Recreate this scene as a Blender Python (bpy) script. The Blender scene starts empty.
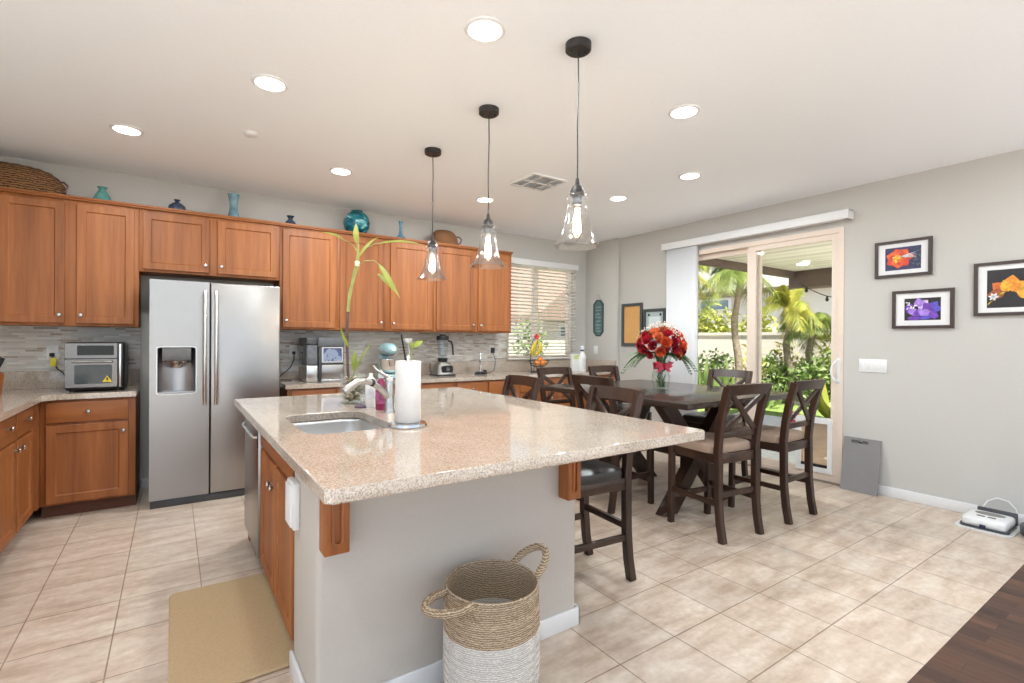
import bpy, bmesh, math, random
from mathutils import Vector, Matrix

random.seed(7)
C = bpy.context.scene.collection
SC = bpy.context.scene
PI = math.pi
R = math.radians

# ------------------------------------------------------------------ camera
cam_d = bpy.data.cameras.new('camera'); cam = bpy.data.objects.new('camera', cam_d); C.objects.link(cam)
cam_d.sensor_width = 36.0
cam_d.lens = 494.29 / 1024 * 36.0
cam_d.shift_x = 0.0055
cam_d.shift_y = 0.0005
cam_d.clip_start = 0.05; cam_d.clip_end = 300
right = Vector((0.82912995, -0.55901751, 0.00655363))
up = Vector((-0.00351174, 0.00651456, 0.99997261))
fwd = Vector((0.5590449, 0.82913026, -0.00343829))
cam.matrix_world = Matrix(((right.x, up.x, -fwd.x, 0), (right.y, up.y, -fwd.y, 0), (right.z, up.z, -fwd.z, 1.32), (0, 0, 0, 1)))
SC.camera = cam

# ------------------------------------------------------------------ world, sun, exposure
SC.view_settings.view_transform = 'Standard'
SC.view_settings.look = 'None'
SC.view_settings.exposure = 0.36
SC.view_settings.gamma = 1.0
SC.view_settings.use_curve_mapping = False
SC.cycles.max_bounces = 14
SC.cycles.diffuse_bounces = 8
SC.cycles.transparent_max_bounces = 24
SC.cycles.caustics_reflective = False
SC.cycles.caustics_refractive = False

CAN_W = 9.0          # watts of each recessed lamp and each added unseen one
BULB_E = 150.0         # emission of the pendant filament bulbs
SUN_E = 10.0
SKY_E = 4.8

w = bpy.data.worlds.new('sky_world'); SC.world = w; w.use_nodes = True
nt = w.node_tree; nt.nodes.clear()
wo = nt.nodes.new('ShaderNodeOutputWorld'); bg = nt.nodes.new('ShaderNodeBackground')
sky = nt.nodes.new('ShaderNodeTexSky'); sky.sky_type = 'HOSEK_WILKIE'
SUN_DIR = Vector((-0.30, -0.45, 0.84)).normalized()
sky.sun_direction = SUN_DIR; sky.turbidity = 3.0; sky.ground_albedo = 0.5
hsv = nt.nodes.new('ShaderNodeHueSaturation'); hsv.inputs['Saturation'].default_value = 0.6
nt.links.new(sky.outputs[0], hsv.inputs['Color']); nt.links.new(hsv.outputs[0], bg.inputs['Color'])
bg.inputs['Strength'].default_value = SKY_E
nt.links.new(bg.outputs[0], wo.inputs[0])

sd = bpy.data.lights.new('sun', 'SUN'); so = bpy.data.objects.new('sun', sd); C.objects.link(so)
sd.energy = SUN_E; sd.angle = R(0.6); sd.color = (1.0, 0.97, 0.92)
so.rotation_euler = SUN_DIR.to_track_quat('Z', 'Y').to_euler()
so.location = (9, -6, 12)

# ------------------------------------------------------------------ materials
MATS = {}
def _new(name):
    m = bpy.data.materials.new(name); m.use_nodes = True
    return m, m.node_tree, m.node_tree.nodes['Principled BSDF']
def setp(b, color=None, rough=None, metal=None, **k):
    if color is not None: b.inputs['Base Color'].default_value = (*color, 1)
    if rough is not None: b.inputs['Roughness'].default_value = rough
    if metal is not None: b.inputs['Metallic'].default_value = metal
    for n, v in k.items(): b.inputs[n.replace('_', ' ')].default_value = v
def N(t, typ, **k):
    n = t.nodes.new(typ)
    for a, v in k.items(): setattr(n, a, v)
    return n
def coords(t, scale=(1, 1, 1), loc=(0, 0, 0), rot=(0, 0, 0)):
    tc = N(t, 'ShaderNodeTexCoord'); mp = N(t, 'ShaderNodeMapping')
    mp.inputs['Scale'].default_value = scale; mp.inputs['Location'].default_value = loc; mp.inputs['Rotation'].default_value = rot
    t.links.new(tc.outputs['Object'], mp.inputs['Vector'])
    return mp.outputs['Vector']
def noise(t, vec, scale, detail=3, rough=0.5):
    n = N(t, 'ShaderNodeTexNoise'); n.inputs['Scale'].default_value = scale; n.inputs['Detail'].default_value = detail
    n.inputs['Roughness'].default_value = rough
    t.links.new(vec, n.inputs['Vector']); return n
def ramp(t, fac, stops):
    r = N(t, 'ShaderNodeValToRGB'); e = r.color_ramp.elements
    while len(e) < len(stops): e.new(0.5)
    for i, (p, c) in enumerate(stops): e[i].position = p; e[i].color = (*c, 1)
    t.links.new(fac, r.inputs['Fac']); return r
def mix(t, fac, a, b, blend='MIX'):
    m = N(t, 'ShaderNodeMix', data_type='RGBA', blend_type=blend)
    for s, v in ((0, fac), (6, a), (7, b)):
        if hasattr(v, 'links') or hasattr(v, 'is_linked'): t.links.new(v, m.inputs[s])
        elif s == 0: m.inputs[0].default_value = v
        else: m.inputs[s].default_value = (*v, 1)
    return m.outputs[2]
def bump(t, b, height, strength=0.2, dist=0.01):
    n = N(t, 'ShaderNodeBump'); n.inputs['Strength'].default_value = strength; n.inputs['Distance'].default_value = dist
    t.links.new(height, n.inputs['Height']); t.links.new(n.outputs['Normal'], b.inputs['Normal'])

def plain(name, color, rough=0.5, metal=0.0, var=0.06, scale=30, bmp=0.0, **k):
    m, t, b = _new(name); setp(b, color, rough, metal, **k)
    n = noise(t, coords(t), scale, 2)
    lo = tuple(c * (1 - var) for c in color); hi = tuple(min(1, c * (1 + var)) for c in color)
    r = ramp(t, n.outputs['Fac'], [(0.3, lo), (0.7, hi)])
    t.links.new(r.outputs[0], b.inputs['Base Color'])
    if bmp: bump(t, b, n.outputs['Fac'], bmp, 0.004)
    MATS[name] = m; return m

def wood(name, c1, c2, c3, axis='Z', rough=0.5, plank=6.0, grain=26):
    m, t, b = _new(name); setp(b, c1, rough)
    sc = {'Z': (grain, grain, 1.3), 'X': (1.3, grain, grain), 'Y': (grain, 1.3, grain)}[axis]
    n1 = noise(t, coords(t, sc), 1.0, 5, 0.65)
    r = ramp(t, n1.outputs['Fac'], [(0.28, c2), (0.55, c1), (0.8, c3)])
    sp = {'Z': (plank, plank, 0.25), 'X': (0.25, plank, plank), 'Y': (plank, 0.25, plank)}[axis]
    n2 = noise(t, coords(t, sp), 1.0, 1)
    r2 = ramp(t, n2.outputs['Fac'], [(0.35, (0.78, 0.74, 0.70)), (0.6, (1.08, 1.08, 1.08))])
    t.links.new(mix(t, 1.0, r.outputs[0], r2.outputs[0], 'MULTIPLY'), b.inputs['Base Color'])
    bump(t, b, n1.outputs['Fac'], 0.08, 0.002)
    MATS[name] = m; return m

def emit(name, color, strength):
    m = bpy.data.materials.new(name); m.use_nodes = True; t = m.node_tree; t.nodes.clear()
    o = N(t, 'ShaderNodeOutputMaterial'); e = N(t, 'ShaderNodeEmission')
    e.inputs[0].default_value = (*color, 1); e.inputs[1].default_value = strength
    t.links.new(e.outputs[0], o.inputs[0]); MATS[name] = m; return m

def glass(name, tint=(1, 1, 1), ior=1.45, extra=0.0, rough=0.02):
    """thin clear sheet: transparent with a fresnel reflection"""
    m = bpy.data.materials.new(name); m.use_nodes = True; t = m.node_tree; t.nodes.clear()
    o = N(t, 'ShaderNodeOutputMaterial'); tr = N(t, 'ShaderNodeBsdfTransparent'); gl = N(t, 'ShaderNodeBsdfGlossy')
    tr.inputs[0].default_value = (*tint, 1); gl.inputs['Roughness'].default_value = rough
    lw = N(t, 'ShaderNodeLayerWeight'); lw.inputs[0].default_value = 0.5
    pw = N(t, 'ShaderNodeMath', operation='POWER'); pw.inputs[1].default_value = 3.5
    t.links.new(lw.outputs['Facing'], pw.inputs[0])
    ad = N(t, 'ShaderNodeMath', operation='MULTIPLY_ADD', use_clamp=True); ad.inputs[1].default_value = 0.75
    ad.inputs[2].default_value = ((ior - 1) / (ior + 1)) ** 2 + extra
    t.links.new(pw.outputs[0], ad.inputs[0])
    mx = N(t, 'ShaderNodeMixShader')
    t.links.new(ad.outputs[0], mx.inputs[0]); t.links.new(tr.outputs[0], mx.inputs[1]); t.links.new(gl.outputs[0], mx.inputs[2])
    t.links.new(mx.outputs[0], o.inputs[0]); MATS[name] = m; return m

def granite(name):
    m, t, b = _new(name); setp(b, (0.6, 0.47, 0.36), 0.055, Specular_IOR_Level=0.85)
    v = coords(t)
    n1 = noise(t, v, 7, 3); n2 = noise(t, v, 210, 2, 0.6); n3 = noise(t, v, 100, 3, 0.6)
    base = ramp(t, n1.outputs['Fac'], [(0.3, (0.57, 0.505, 0.435)), (0.7, (0.505, 0.435, 0.36))])
    sp = ramp(t, n2.outputs['Fac'], [(0.33, (0.24, 0.16, 0.12)), (0.44, (0.80, 0.74, 0.68)), (0.6, (1.0, 1.0, 1.0)), (0.72, (1.25, 1.2, 1.15))])
    sp2 = ramp(t, n3.outputs['Fac'], [(0.34, (0.62, 0.52, 0.45)), (0.5, (1.0, 1.0, 1.0)), (0.66, (1.08, 1.1, 1.12))])
    c = mix(t, 0.7, base.outputs[0], sp.outputs[0], 'MULTIPLY')
    c = mix(t, 0.65, c, sp2.outputs[0], 'MULTIPLY')
    t.links.new(c, b.inputs['Base Color'])
    MATS[name] = m; return m

def tile_floor(name):
    m, t, b = _new(name); setp(b, (0.6, 0.5, 0.4), 0.3)
    v = coords(t, loc=(0.564, -0.710, 0))
    br = N(t, 'ShaderNodeTexBrick'); br.offset = 0.0; br.squash = 1.0
    t.links.new(v, br.inputs['Vector'])
    for k, x in (('Scale', 1.0), ('Mortar Size', 0.0032), ('Mortar Smooth', 0.15), ('Bias', 0.0), ('Brick Width', 0.347), ('Row Height', 0.347)): br.inputs[k].default_value = x
    br.inputs['Color1'].default_value = (0.97, 0.97, 0.97, 1); br.inputs['Color2'].default_value = (1.08, 1.07, 1.06, 1); br.inputs['Mortar'].default_value = (0.55, 0.5, 0.45, 1)
    n1 = noise(t, coords(t, (1.3, 4.2, 1)), 2.6, 8, 0.62)
    r = ramp(t, n1.outputs['Fac'], [(0.30, (0.44, 0.335, 0.25)), (0.48, (0.57, 0.46, 0.37)), (0.62, (0.64, 0.55, 0.46)), (0.8, (0.69, 0.61, 0.52))])
    n2 = noise(t, coords(t), 26, 4, 0.6)
    r2 = ramp(t, n2.outputs['Fac'], [(0.3, (0.9, 0.88, 0.86)), (0.65, (1.04, 1.04, 1.04))])
    c = mix(t, 1.0, r.outputs[0], r2.outputs[0], 'MULTIPLY')
    c = mix(t, 1.0, c, br.outputs['Color'], 'MULTIPLY')
    t.links.new(c, b.inputs['Base Color'])
    rr = N(t, 'ShaderNodeMapRange'); rr.inputs['To Min'].default_value = 0.22; rr.inputs['To Max'].default_value = 0.42
    t.links.new(n1.outputs['Fac'], rr.inputs['Value']); t.links.new(rr.outputs[0], b.inputs['Roughness'])
    iv = N(t, 'ShaderNodeMath', operation='SUBTRACT'); iv.inputs[0].default_value = 1.0
    t.links.new(br.outputs['Fac'], iv.inputs[1]); bump(t, b, iv.outputs[0], 0.35, 0.003)
    MATS[name] = m; return m

def plank_floor(name):
    m, t, b = _new(name); setp(b, (0.1, 0.05, 0.03), 0.48)
    v = coords(t, rot=(0, 0, R(90)))
    br = N(t, 'ShaderNodeTexBrick'); br.offset = 0.37
    t.links.new(v, br.inputs['Vector'])
    for k, x in (('Scale', 1.0), ('Mortar Size', 0.001), ('Brick Width', 0.62), ('Row Height', 0.085)): br.inputs[k].default_value = x
    br.inputs['Color1'].default_value = (0.105, 0.047, 0.027, 1); br.inputs['Color2'].default_value = (0.045, 0.022, 0.015, 1); br.inputs['Mortar'].default_value = (0.02, 0.01, 0.008, 1)
    n1 = noise(t, coords(t, (30, 2, 1)), 1.0, 6, 0.65)
    r = ramp(t, n1.outputs['Fac'], [(0.25, (0.55, 0.5, 0.5)), (0.75, (1.5, 1.5, 1.5))])
    t.links.new(mix(t, 1.0, br.outputs['Color'], r.outputs[0], 'MULTIPLY'), b.inputs['Base Color'])
    MATS[name] = m; return m

def mosaic(name):
    m, t, b = _new(name); setp(b, (0.5, 0.5, 0.45), 0.18)
    tc = N(t, 'ShaderNodeTexCoord'); sx = N(t, 'ShaderNodeSeparateXYZ'); cx = N(t, 'ShaderNodeCombineXYZ')
    t.links.new(tc.outputs['Object'], sx.inputs[0])
    ad = N(t, 'ShaderNodeMath', operation='ADD'); t.links.new(sx.outputs['X'], ad.inputs[0]); t.links.new(sx.outputs['Y'], ad.inputs[1])
    t.links.new(ad.outputs[0], cx.inputs['X']); t.links.new(sx.outputs['Z'], cx.inputs['Y'])
    br = N(t, 'ShaderNodeTexBrick'); br.offset = 0.37; br.offset_frequency = 2; br.squash = 0.7; br.squash_frequency = 3
    t.links.new(cx.outputs[0], br.inputs['Vector'])
    for k, x in (('Scale', 1.0), ('Mortar Size', 0.0009), ('Brick Width', 0.105), ('Row Height', 0.0165)): br.inputs[k].default_value = x
    br.inputs['Color1'].default_value = (0, 0, 0, 1); br.inputs['Color2'].default_value = (1, 1, 1, 1); br.inputs['Mortar'].default_value = (0.45, 0.45, 0.45, 1)
    r = ramp(t, br.outputs['Color'], [(0.0, (0.36, 0.28, 0.22)), (0.09, (0.50, 0.47, 0.43)), (0.36, (0.60, 0.56, 0.50)), (0.6, (0.52, 0.51, 0.48)), (0.8, (0.64, 0.64, 0.61)), (0.95, (0.45, 0.39, 0.33))])
    r.color_ramp.interpolation = 'CONSTANT'
    t.links.new(r.outputs[0], b.inputs['Base Color'])
    iv = N(t, 'ShaderNodeMath', operation='SUBTRACT'); iv.inputs[0].default_value = 1.0
    t.links.new(br.outputs['Fac'], iv.inputs[1]); bump(t, b, iv.outputs[0], 0.3, 0.002)
    MATS[name] = m; return m

def steel(name, color=(0.60, 0.60, 0.60), rough=0.27, axis='X'):
    m, t, b = _new(name); setp(b, color, rough, 1.0)
    sc = {'X': (1.5, 1.5, 260), 'Z': (260, 260, 1.5)}[axis]
    n = noise(t, coords(t, sc), 1.0, 3)
    rr = N(t, 'ShaderNodeMapRange'); rr.inputs['To Min'].default_value = rough - 0.025; rr.inputs['To Max'].default_value = rough + 0.035
    t.links.new(n.outputs['Fac'], rr.inputs['Value']); t.links.new(rr.outputs[0], b.inputs['Roughness'])
    MATS[name] = m; return m

def weave(name, c1, c2, sz=260.0, mixc=None):
    m, t, b = _new(name); setp(b, c1, 0.85)
    wv = N(t, 'ShaderNodeTexWave', wave_type='BANDS', bands_direction='Z'); wv.inputs['Scale'].default_value = sz / 6; wv.inputs['Distortion'].default_value = 4.0
    wv.inputs['Detail'].default_value = 2; wv.inputs['Detail Scale'].default_value = 3
    t.links.new(coords(t), wv.inputs['Vector'])
    n = noise(t, coords(t), sz, 3, 0.7)
    f = N(t, 'ShaderNodeMath', operation='MULTIPLY'); t.links.new(wv.outputs['Fac'], f.inputs[0]); t.links.new(n.outputs['Fac'], f.inputs[1])
    r = ramp(t, f.outputs[0], [(0.08, c2), (0.45, c1)])
    t.links.new(r.outputs[0], b.inputs['Base Color']); bump(t, b, f.outputs[0], 0.9, 0.006)
    MATS[name] = m; return m

def leafmat(name, c1, c2, trans=0.35):
    m, t, b = _new(name); setp(b, c1, 0.5)
    n = noise(t, coords(t), 3.5, 2)
    r = ramp(t, n.outputs['Fac'], [(0.35, c1), (0.65, c2)])
    t.links.new(r.outputs[0], b.inputs['Base Color'])
    tl = N(t, 'ShaderNodeBsdfTranslucent'); t.links.new(r.outputs[0], tl.inputs[0])
    mx = N(t, 'ShaderNodeMixShader'); mx.inputs[0].default_value = trans
    o = t.nodes['Material Output']
    t.links.new(b.outputs[0], mx.inputs[1]); t.links.new(tl.outputs[0], mx.inputs[2]); t.links.new(mx.outputs[0], o.inputs[0])
    MATS[name] = m; return m

wall_m = plain('wall_paint', (0.525, 0.51, 0.475), 0.75, var=0.015, scale=60, bmp=0.03)
island_paint = plain('island_paint', (0.50, 0.462, 0.412), 0.7, var=0.015, scale=60, bmp=0.03)
ceil_m = plain('ceiling_paint', (0.90, 0.935, 0.965), 0.85, var=0.01, scale=60, bmp=0.03)
white_m = plain('white_paint', (0.74, 0.74, 0.74), 0.4, var=0.01)
white_pl = plain('white_plastic', (0.76, 0.76, 0.75), 0.3, var=0.01)
blind_m = plain('blind_vinyl', (0.82, 0.79, 0.72), 0.45, var=0.01)
tan_frame = plain('tan_vinyl', (0.74, 0.62, 0.52), 0.45, var=0.02)
cab_w = wood('cabinet_cherry', (0.335, 0.113, 0.029), (0.24, 0.073, 0.017), (0.41, 0.153, 0.045))
cab_h = wood('cabinet_cherry_rail', (0.32, 0.107, 0.027), (0.23, 0.07, 0.016), (0.39, 0.145, 0.042), axis='X')
cab_y = wood('cabinet_cherry_side', (0.32, 0.107, 0.027), (0.23, 0.07, 0.016), (0.39, 0.145, 0.042), axis='Y')
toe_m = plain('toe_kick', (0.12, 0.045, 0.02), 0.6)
gran = granite('granite')
tile_m = tile_floor('floor_tile')
plank_m = plank_floor('dark_planks')
mos = mosaic('mosaic')
steel_m = steel('brushed_steel', (0.38, 0.365, 0.35), 0.3)
steel_v = steel('brushed_steel_upright', (0.66, 0.65, 0.63), 0.25, 'Z')
nickel = plain('nickel', (0.50, 0.49, 0.475), 0.25, 1.0, var=0.03)
chrome = plain('chrome', (0.8, 0.8, 0.8), 0.08, 1.0, var=0.02)
dark_w = wood('espresso_wood', (0.042, 0.0185, 0.0105), (0.022, 0.010, 0.006), (0.074, 0.032, 0.017), rough=0.32, grain=18)
table_w = wood('table_wood', (0.042, 0.027, 0.021), (0.024, 0.015, 0.012), (0.068, 0.044, 0.034), axis='Y', rough=0.22, grain=14, plank=9)
tan_f = plain('tan_fabric', (0.35, 0.25, 0.185), 0.85, var=0.14, scale=180, bmp=0.2)
leather = plain('black_leather', (0.028, 0.027, 0.026), 0.3, var=0.15, scale=60, bmp=0.1)
black_m = plain('black_plastic', (0.014, 0.014, 0.015), 0.35)
dgrey_m = plain('dark_grey_plastic', (0.06, 0.062, 0.066), 0.35)
grey_m = plain('grey_plastic', (0.235, 0.225, 0.22), 0.5, var=0.02)
bronze = plain('dark_bronze', (0.055, 0.052, 0.052), 0.45, 0.6)
black_gl = plain('black_glass', (0.008, 0.008, 0.009), 0.05)
clear = glass('clear_glass')
pane_m = glass('window_glass', (0.97, 0.98, 0.97), 1.3)
shade_gl = glass('shade_glass', (0.93, 0.93, 0.93), 1.5, 0.13, 0.08)
vase_gl = glass('vase_glass', (0.965, 0.985, 0.975), 1.45, 0.0)
led = emit('lamp_diffuser', (1.0, 0.96, 0.90), 9.0)
fil = emit('filament', (1.0, 0.86, 0.66), BULB_E)
mat_m = plain('kitchen_mat', (0.50, 0.36, 0.20), 0.6, var=0.06, scale=90, bmp=0.3)
sea_m = weave('seagrass', (0.66, 0.52, 0.36), (0.25, 0.17, 0.10))
seaw_m = weave('seagrass_white', (0.86, 0.82, 0.76), (0.55, 0.51, 0.46))
seag_m = weave('seagrass_grey', (0.16, 0.18, 0.19), (0.07, 0.08, 0.09))
wick_m = weave('dark_wicker', (0.30, 0.145, 0.05), (0.025, 0.010, 0.004), 110)
wick2_m = weave('brown_wicker', (0.33, 0.15, 0.06), (0.10, 0.04, 0.015), 200)

# ------------------------------------------------------------------ mesh builder
class MB:
    def __init__(s): s.v = []; s.f = []; s.m = []; s.mi = 0
    def add(s, vs, fs, M=None):
        n = len(s.v)
        s.v += [tuple(M @ Vector(p)) if M else tuple(p) for p in vs]
        s.f += [tuple(i + n for i in f) for f in fs]; s.m += [s.mi] * len(fs); return s
    def mat(s, i): s.mi = i; return s
    def bm(s, b, M=None):
        b.verts.index_update()
        s.add([v.co.copy() for v in b.verts], [[v.index for v in f.verts] for f in b.faces], M); b.free(); return s
    def box(s, x0, x1, y0, y1, z0, z1, bev=0.0, seg=2, M=None):
        b = bmesh.new(); bmesh.ops.create_cube(b, size=1)
        for v in b.verts: v.co = Vector(((x0 + x1) / 2 + v.co.x * (x1 - x0), (y0 + y1) / 2 + v.co.y * (y1 - y0), (z0 + z1) / 2 + v.co.z * (z1 - z0)))
        if bev: bmesh.ops.bevel(b, geom=list(b.edges), offset=bev, segments=seg, affect='EDGES', profile=0.5, clamp_overlap=True)
        return s.bm(b, M)
    def beam(s, p0, p1, wd, h, bev=0.0, upv=(0, 0, 1)):
        p0, p1 = Vector(p0), Vector(p1); d = p1 - p0; L = d.length; y = d.normalized()
        x = y.cross(Vector(upv))
        if x.length < 1e-4: x = y.cross(Vector((1, 0, 0)))
        x.normalize(); z = x.cross(y)
        M = Matrix(((x.x, y.x, z.x, p0.x), (x.y, y.y, z.y, p0.y), (x.z, y.z, z.z, p0.z), (0, 0, 0, 1)))
        return s.box(-wd / 2, wd / 2, 0, L, -h / 2, h / 2, bev, 2, M)
    def cyl(s, p0, p1, r0, r1=None, n=16, caps=True):
        r1 = r0 if r1 is None else r1
        p0, p1 = Vector(p0), Vector(p1); d = (p1 - p0).normalized(); a = d.orthogonal().normalized(); b = d.cross(a)
        vs = [];
        for p, r in ((p0, r0), (p1, r1)):
            for i in range(n):
                t = 2 * PI * i / n; vs.append(p + a * (r * math.cos(t)) + b * (r * math.sin(t)))
        fs = [(i, (i + 1) % n, n + (i + 1) % n, n + i) for i in range(n)]
        if caps: fs += [tuple(range(n - 1, -1, -1)), tuple(range(n, 2 * n))]
        return s.add(vs, fs)
    def tube(s, pts, r, n=8, closed=False, caps=True):
        pts = [Vector(p) for p in pts]; k = len(pts); rs = r if isinstance(r, (list, tuple)) else [r] * k
        a = None; vs = []
        for i, p in enumerate(pts):
            if closed: d = pts[(i + 1) % k] - pts[i - 1]
            else: d = pts[min(i + 1, k - 1)] - pts[max(i - 1, 0)]
            d.normalize()
            a = d.orthogonal() if a is None else a - d * a.dot(d)
            if a.length < 1e-6: a = d.orthogonal()
            a.normalize(); b = d.cross(a)
            for j in range(n):
                t = 2 * PI * j / n; vs.append(p + a * (rs[i] * math.cos(t)) + b * (rs[i] * math.sin(t)))
        fs = []
        for i in range(k if closed else k - 1):
            o, q = i * n, ((i + 1) % k) * n
            fs += [(o + j, o + (j + 1) % n, q + (j + 1) % n, q + j) for j in range(n)]
        if caps and not closed: fs += [tuple(range(n - 1, -1, -1)), tuple(range((k - 1) * n, k * n))]
        return s.add(vs, fs)
    def sweep(s, pts, wd, h):
        """rectangular section, width along X, following a path in the YZ plane"""
        pts = [Vector(p) for p in pts]; k = len(pts); vs = []
        for i, p in enumerate(pts):
            d = (pts[min(i + 1, k - 1)] - pts[max(i - 1, 0)]).normalized(); n = Vector((0, -d.z, d.y)).normalized()
            c = 0.004
            for dx, dn in ((-wd / 2 + c, -h / 2), (wd / 2 - c, -h / 2), (wd / 2, -h / 2 + c), (wd / 2, h / 2 - c), (wd / 2 - c, h / 2), (-wd / 2 + c, h / 2), (-wd / 2, h / 2 - c), (-wd / 2, -h / 2 + c)):
                vs.append(p + Vector((dx, 0, 0)) + n * dn)
        fs = []
        for i in range(k - 1):
            o = i * 8; fs += [(o + j, o + (j + 1) % 8, o + 8 + (j + 1) % 8, o + 8 + j) for j in range(8)]
        fs += [tuple(range(7, -1, -1)), tuple(range((k - 1) * 8, k * 8))]
        return s.add(vs, fs)
    def lathe(s, prof, c=(0, 0, 0), n=24, M=None, close=False):
        vs = []; fs = []
        for r, z in prof:
            for j in range(n):
                t = 2 * PI * j / n; vs.append((c[0] + r * math.cos(t), c[1] + r * math.sin(t), c[2] + z))
        for i in range(len(prof) - 1):
            o = i * n; fs += [(o + j, o + (j + 1) % n, o + n + (j + 1) % n, o + n + j) for j in range(n)]
        if prof[0][0] > 1e-4 and close: fs.append(tuple(range(n - 1, -1, -1)))
        if prof[-1][0] > 1e-4 and close: fs.append(tuple(range((len(prof) - 1) * n, len(prof) * n)))
        return s.add(vs, fs, M)
    def ball(s, c, r, n=12, M=None):
        r = (r, r, r) if isinstance(r, (int, float)) else r
        h = n // 2; prof = []
        vs = []; fs = []
        for i in range(h + 1):
            a = -PI / 2 + PI * i / h
            for j in range(n):
                t = 2 * PI * j / n
                vs.append((c[0] + r[0] * math.cos(a) * math.cos(t), c[1] + r[1] * math.cos(a) * math.sin(t), c[2] + r[2] * math.sin(a)))
        for i in range(h):
            o = i * n; fs += [(o + j, o + (j + 1) % n, o + n + (j + 1) % n, o + n + j) for j in range(n)]
        return s.add(vs, fs, M)
    def pillow(s, x0, x1, y0, y1, z0, z1, e=0.35, ez=0.6, n=28, h=10):
        cx, cy, cz = (x0 + x1) / 2, (y0 + y1) / 2, (z0 + z1) / 2; a, b, c = (x1 - x0) / 2, (y1 - y0) / 2, (z1 - z0) / 2
        P = lambda v, p: math.copysign(abs(v) ** p, v)
        vs = []; fs = []
        for i in range(h + 1):
            u = -PI / 2 + PI * i / h
            for j in range(n):
                t = 2 * PI * j / n
                k = P(math.cos(u), ez)
                vs.append((cx + a * k * P(math.cos(t), e), cy + b * k * P(math.sin(t), e), cz + c * P(math.sin(u), ez)))
        for i in range(h):
            o = i * n; fs += [(o + j, o + (j + 1) % n, o + n + (j + 1) % n, o + n + j) for j in range(n)]
        return s.add(vs, fs)
    def prism(s, poly, z0, z1, M=None):
        n = len(poly); vs = [(x, y, z0) for x, y in poly] + [(x, y, z1) for x, y in poly]
        fs = [tuple(range(n - 1, -1, -1)), tuple(range(n, 2 * n))] + [(i, (i + 1) % n, n + (i + 1) % n, n + i) for i in range(n)]
        return s.add(vs, fs, M)
    def plate(s, outer, holes, z0, z1, M=None):
        """extruded polygon with holes; the polygon lies in XY"""
        b = bmesh.new(); es = []
        for lp in [outer] + holes:
            vs = [b.verts.new((x, y, z0)) for x, y in lp]
            es += [b.edges.new((vs[i], vs[(i + 1) % len(vs)])) for i in range(len(vs))]
        bmesh.ops.triangle_fill(b, use_beauty=True, use_dissolve=False, edges=es)
        r = bmesh.ops.extrude_face_region(b, geom=list(b.faces))
        for g in r['geom']:
            if isinstance(g, bmesh.types.BMVert): g.co.z = z1
        bmesh.ops.recalc_face_normals(b, faces=list(b.faces))
        return s.bm(b, M)
    def door(s, x0, x1, z0, z1, y, th=0.02, fr=0.062, dp=0.009, M=None):
        """recessed panel door whose face looks towards -Y"""
        e = 0.003; i1 = fr - 0.008; i2 = fr
        loops = [(0, y + th), (0, y + e), (e, y), (i1, y), (i2, y + dp), (i2 + 0.004, y + dp)]
        vs = []
        for d, yy in loops: vs += [(x0 + d, yy, z0 + d), (x1 - d, yy, z0 + d), (x1 - d, yy, z1 - d), (x0 + d, yy, z1 - d)]
        fs = [(3, 2, 1, 0)]
        for k in range(len(loops) - 1):
            o = 4 * k; fs += [(o + j, o + (j + 1) % 4, o + 4 + (j + 1) % 4, o + 4 + j) for j in range(4)]
        o = 4 * (len(loops) - 1); fs.append((o, o + 1, o + 2, o + 3))
        return s.add(vs, fs, M)
    def build(s, name, mats, parent=None, smooth=38, local=False):
        me = bpy.data.meshes.new(name)
        o = bpy.data.objects.new(name, me)
        off = Vector((0, 0, 0))
        if parent is not None and not local: off = ORG.get(parent.name, Vector((0, 0, 0)))
        me.from_pydata([(v[0] - off.x, v[1] - off.y, v[2] - off.z) for v in s.v], [], s.f)
        for m in (mats if isinstance(mats, (list, tuple)) else [mats]): me.materials.append(m)
        me.polygons.foreach_set('material_index', s.m)
        b = bmesh.new(); b.from_mesh(me)
        bmesh.ops.recalc_face_normals(b, faces=b.faces); b.to_mesh(me); b.free()
        me.polygons.foreach_set('use_smooth', [True] * len(me.polygons))
        me.set_sharp_from_angle(angle=R(smooth))
        C.objects.link(o)
        if parent is not None: o.parent = parent
        ORG[o.name] = ORG.get(parent.name, Vector((0, 0, 0))) if (parent is not None and not local) else Vector((0, 0, 0))
        return o
ORG = {}
def tag(o, label, cat=None, group=None, kind=None):
    o['label'] = label
    if cat: o['category'] = cat
    if group: o['group'] = group
    if kind: o['kind'] = kind
    return o
def thing(name, label, cat, loc=(0, 0, 0), rotz=0.0, group=None):
    o = bpy.data.objects.new(name, None); C.objects.link(o); o.empty_display_size = 0.05
    o.location = loc; o.rotation_euler = (0, 0, rotz); ORG[o.name] = Vector(loc)
    return tag(o, label, cat, group)
def struct(name, mb, mats, label, cat, parent=None, **k):
    o = mb.build(name, mats, parent, **k); return tag(o, label, cat, kind='structure')
def dup(root, loc, rotz, label, group=None):
    r = root.copy(); C.objects.link(r); r.location = loc; r.rotation_euler = (0, 0, rotz); r['label'] = label
    if group: r['group'] = group
    for ch in list(root.children):
        c = ch.copy(); C.objects.link(c); c.parent = r
        for g in list(ch.children):
            d = g.copy(); C.objects.link(d); d.parent = c
    return r
def RX(deg): return Matrix.Rotation(R(deg), 4, 'X')
def T(x, y, z): return Matrix.Translation((x, y, z))
def RZ(deg): return Matrix.Rotation(R(deg), 4, 'Z')
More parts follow.
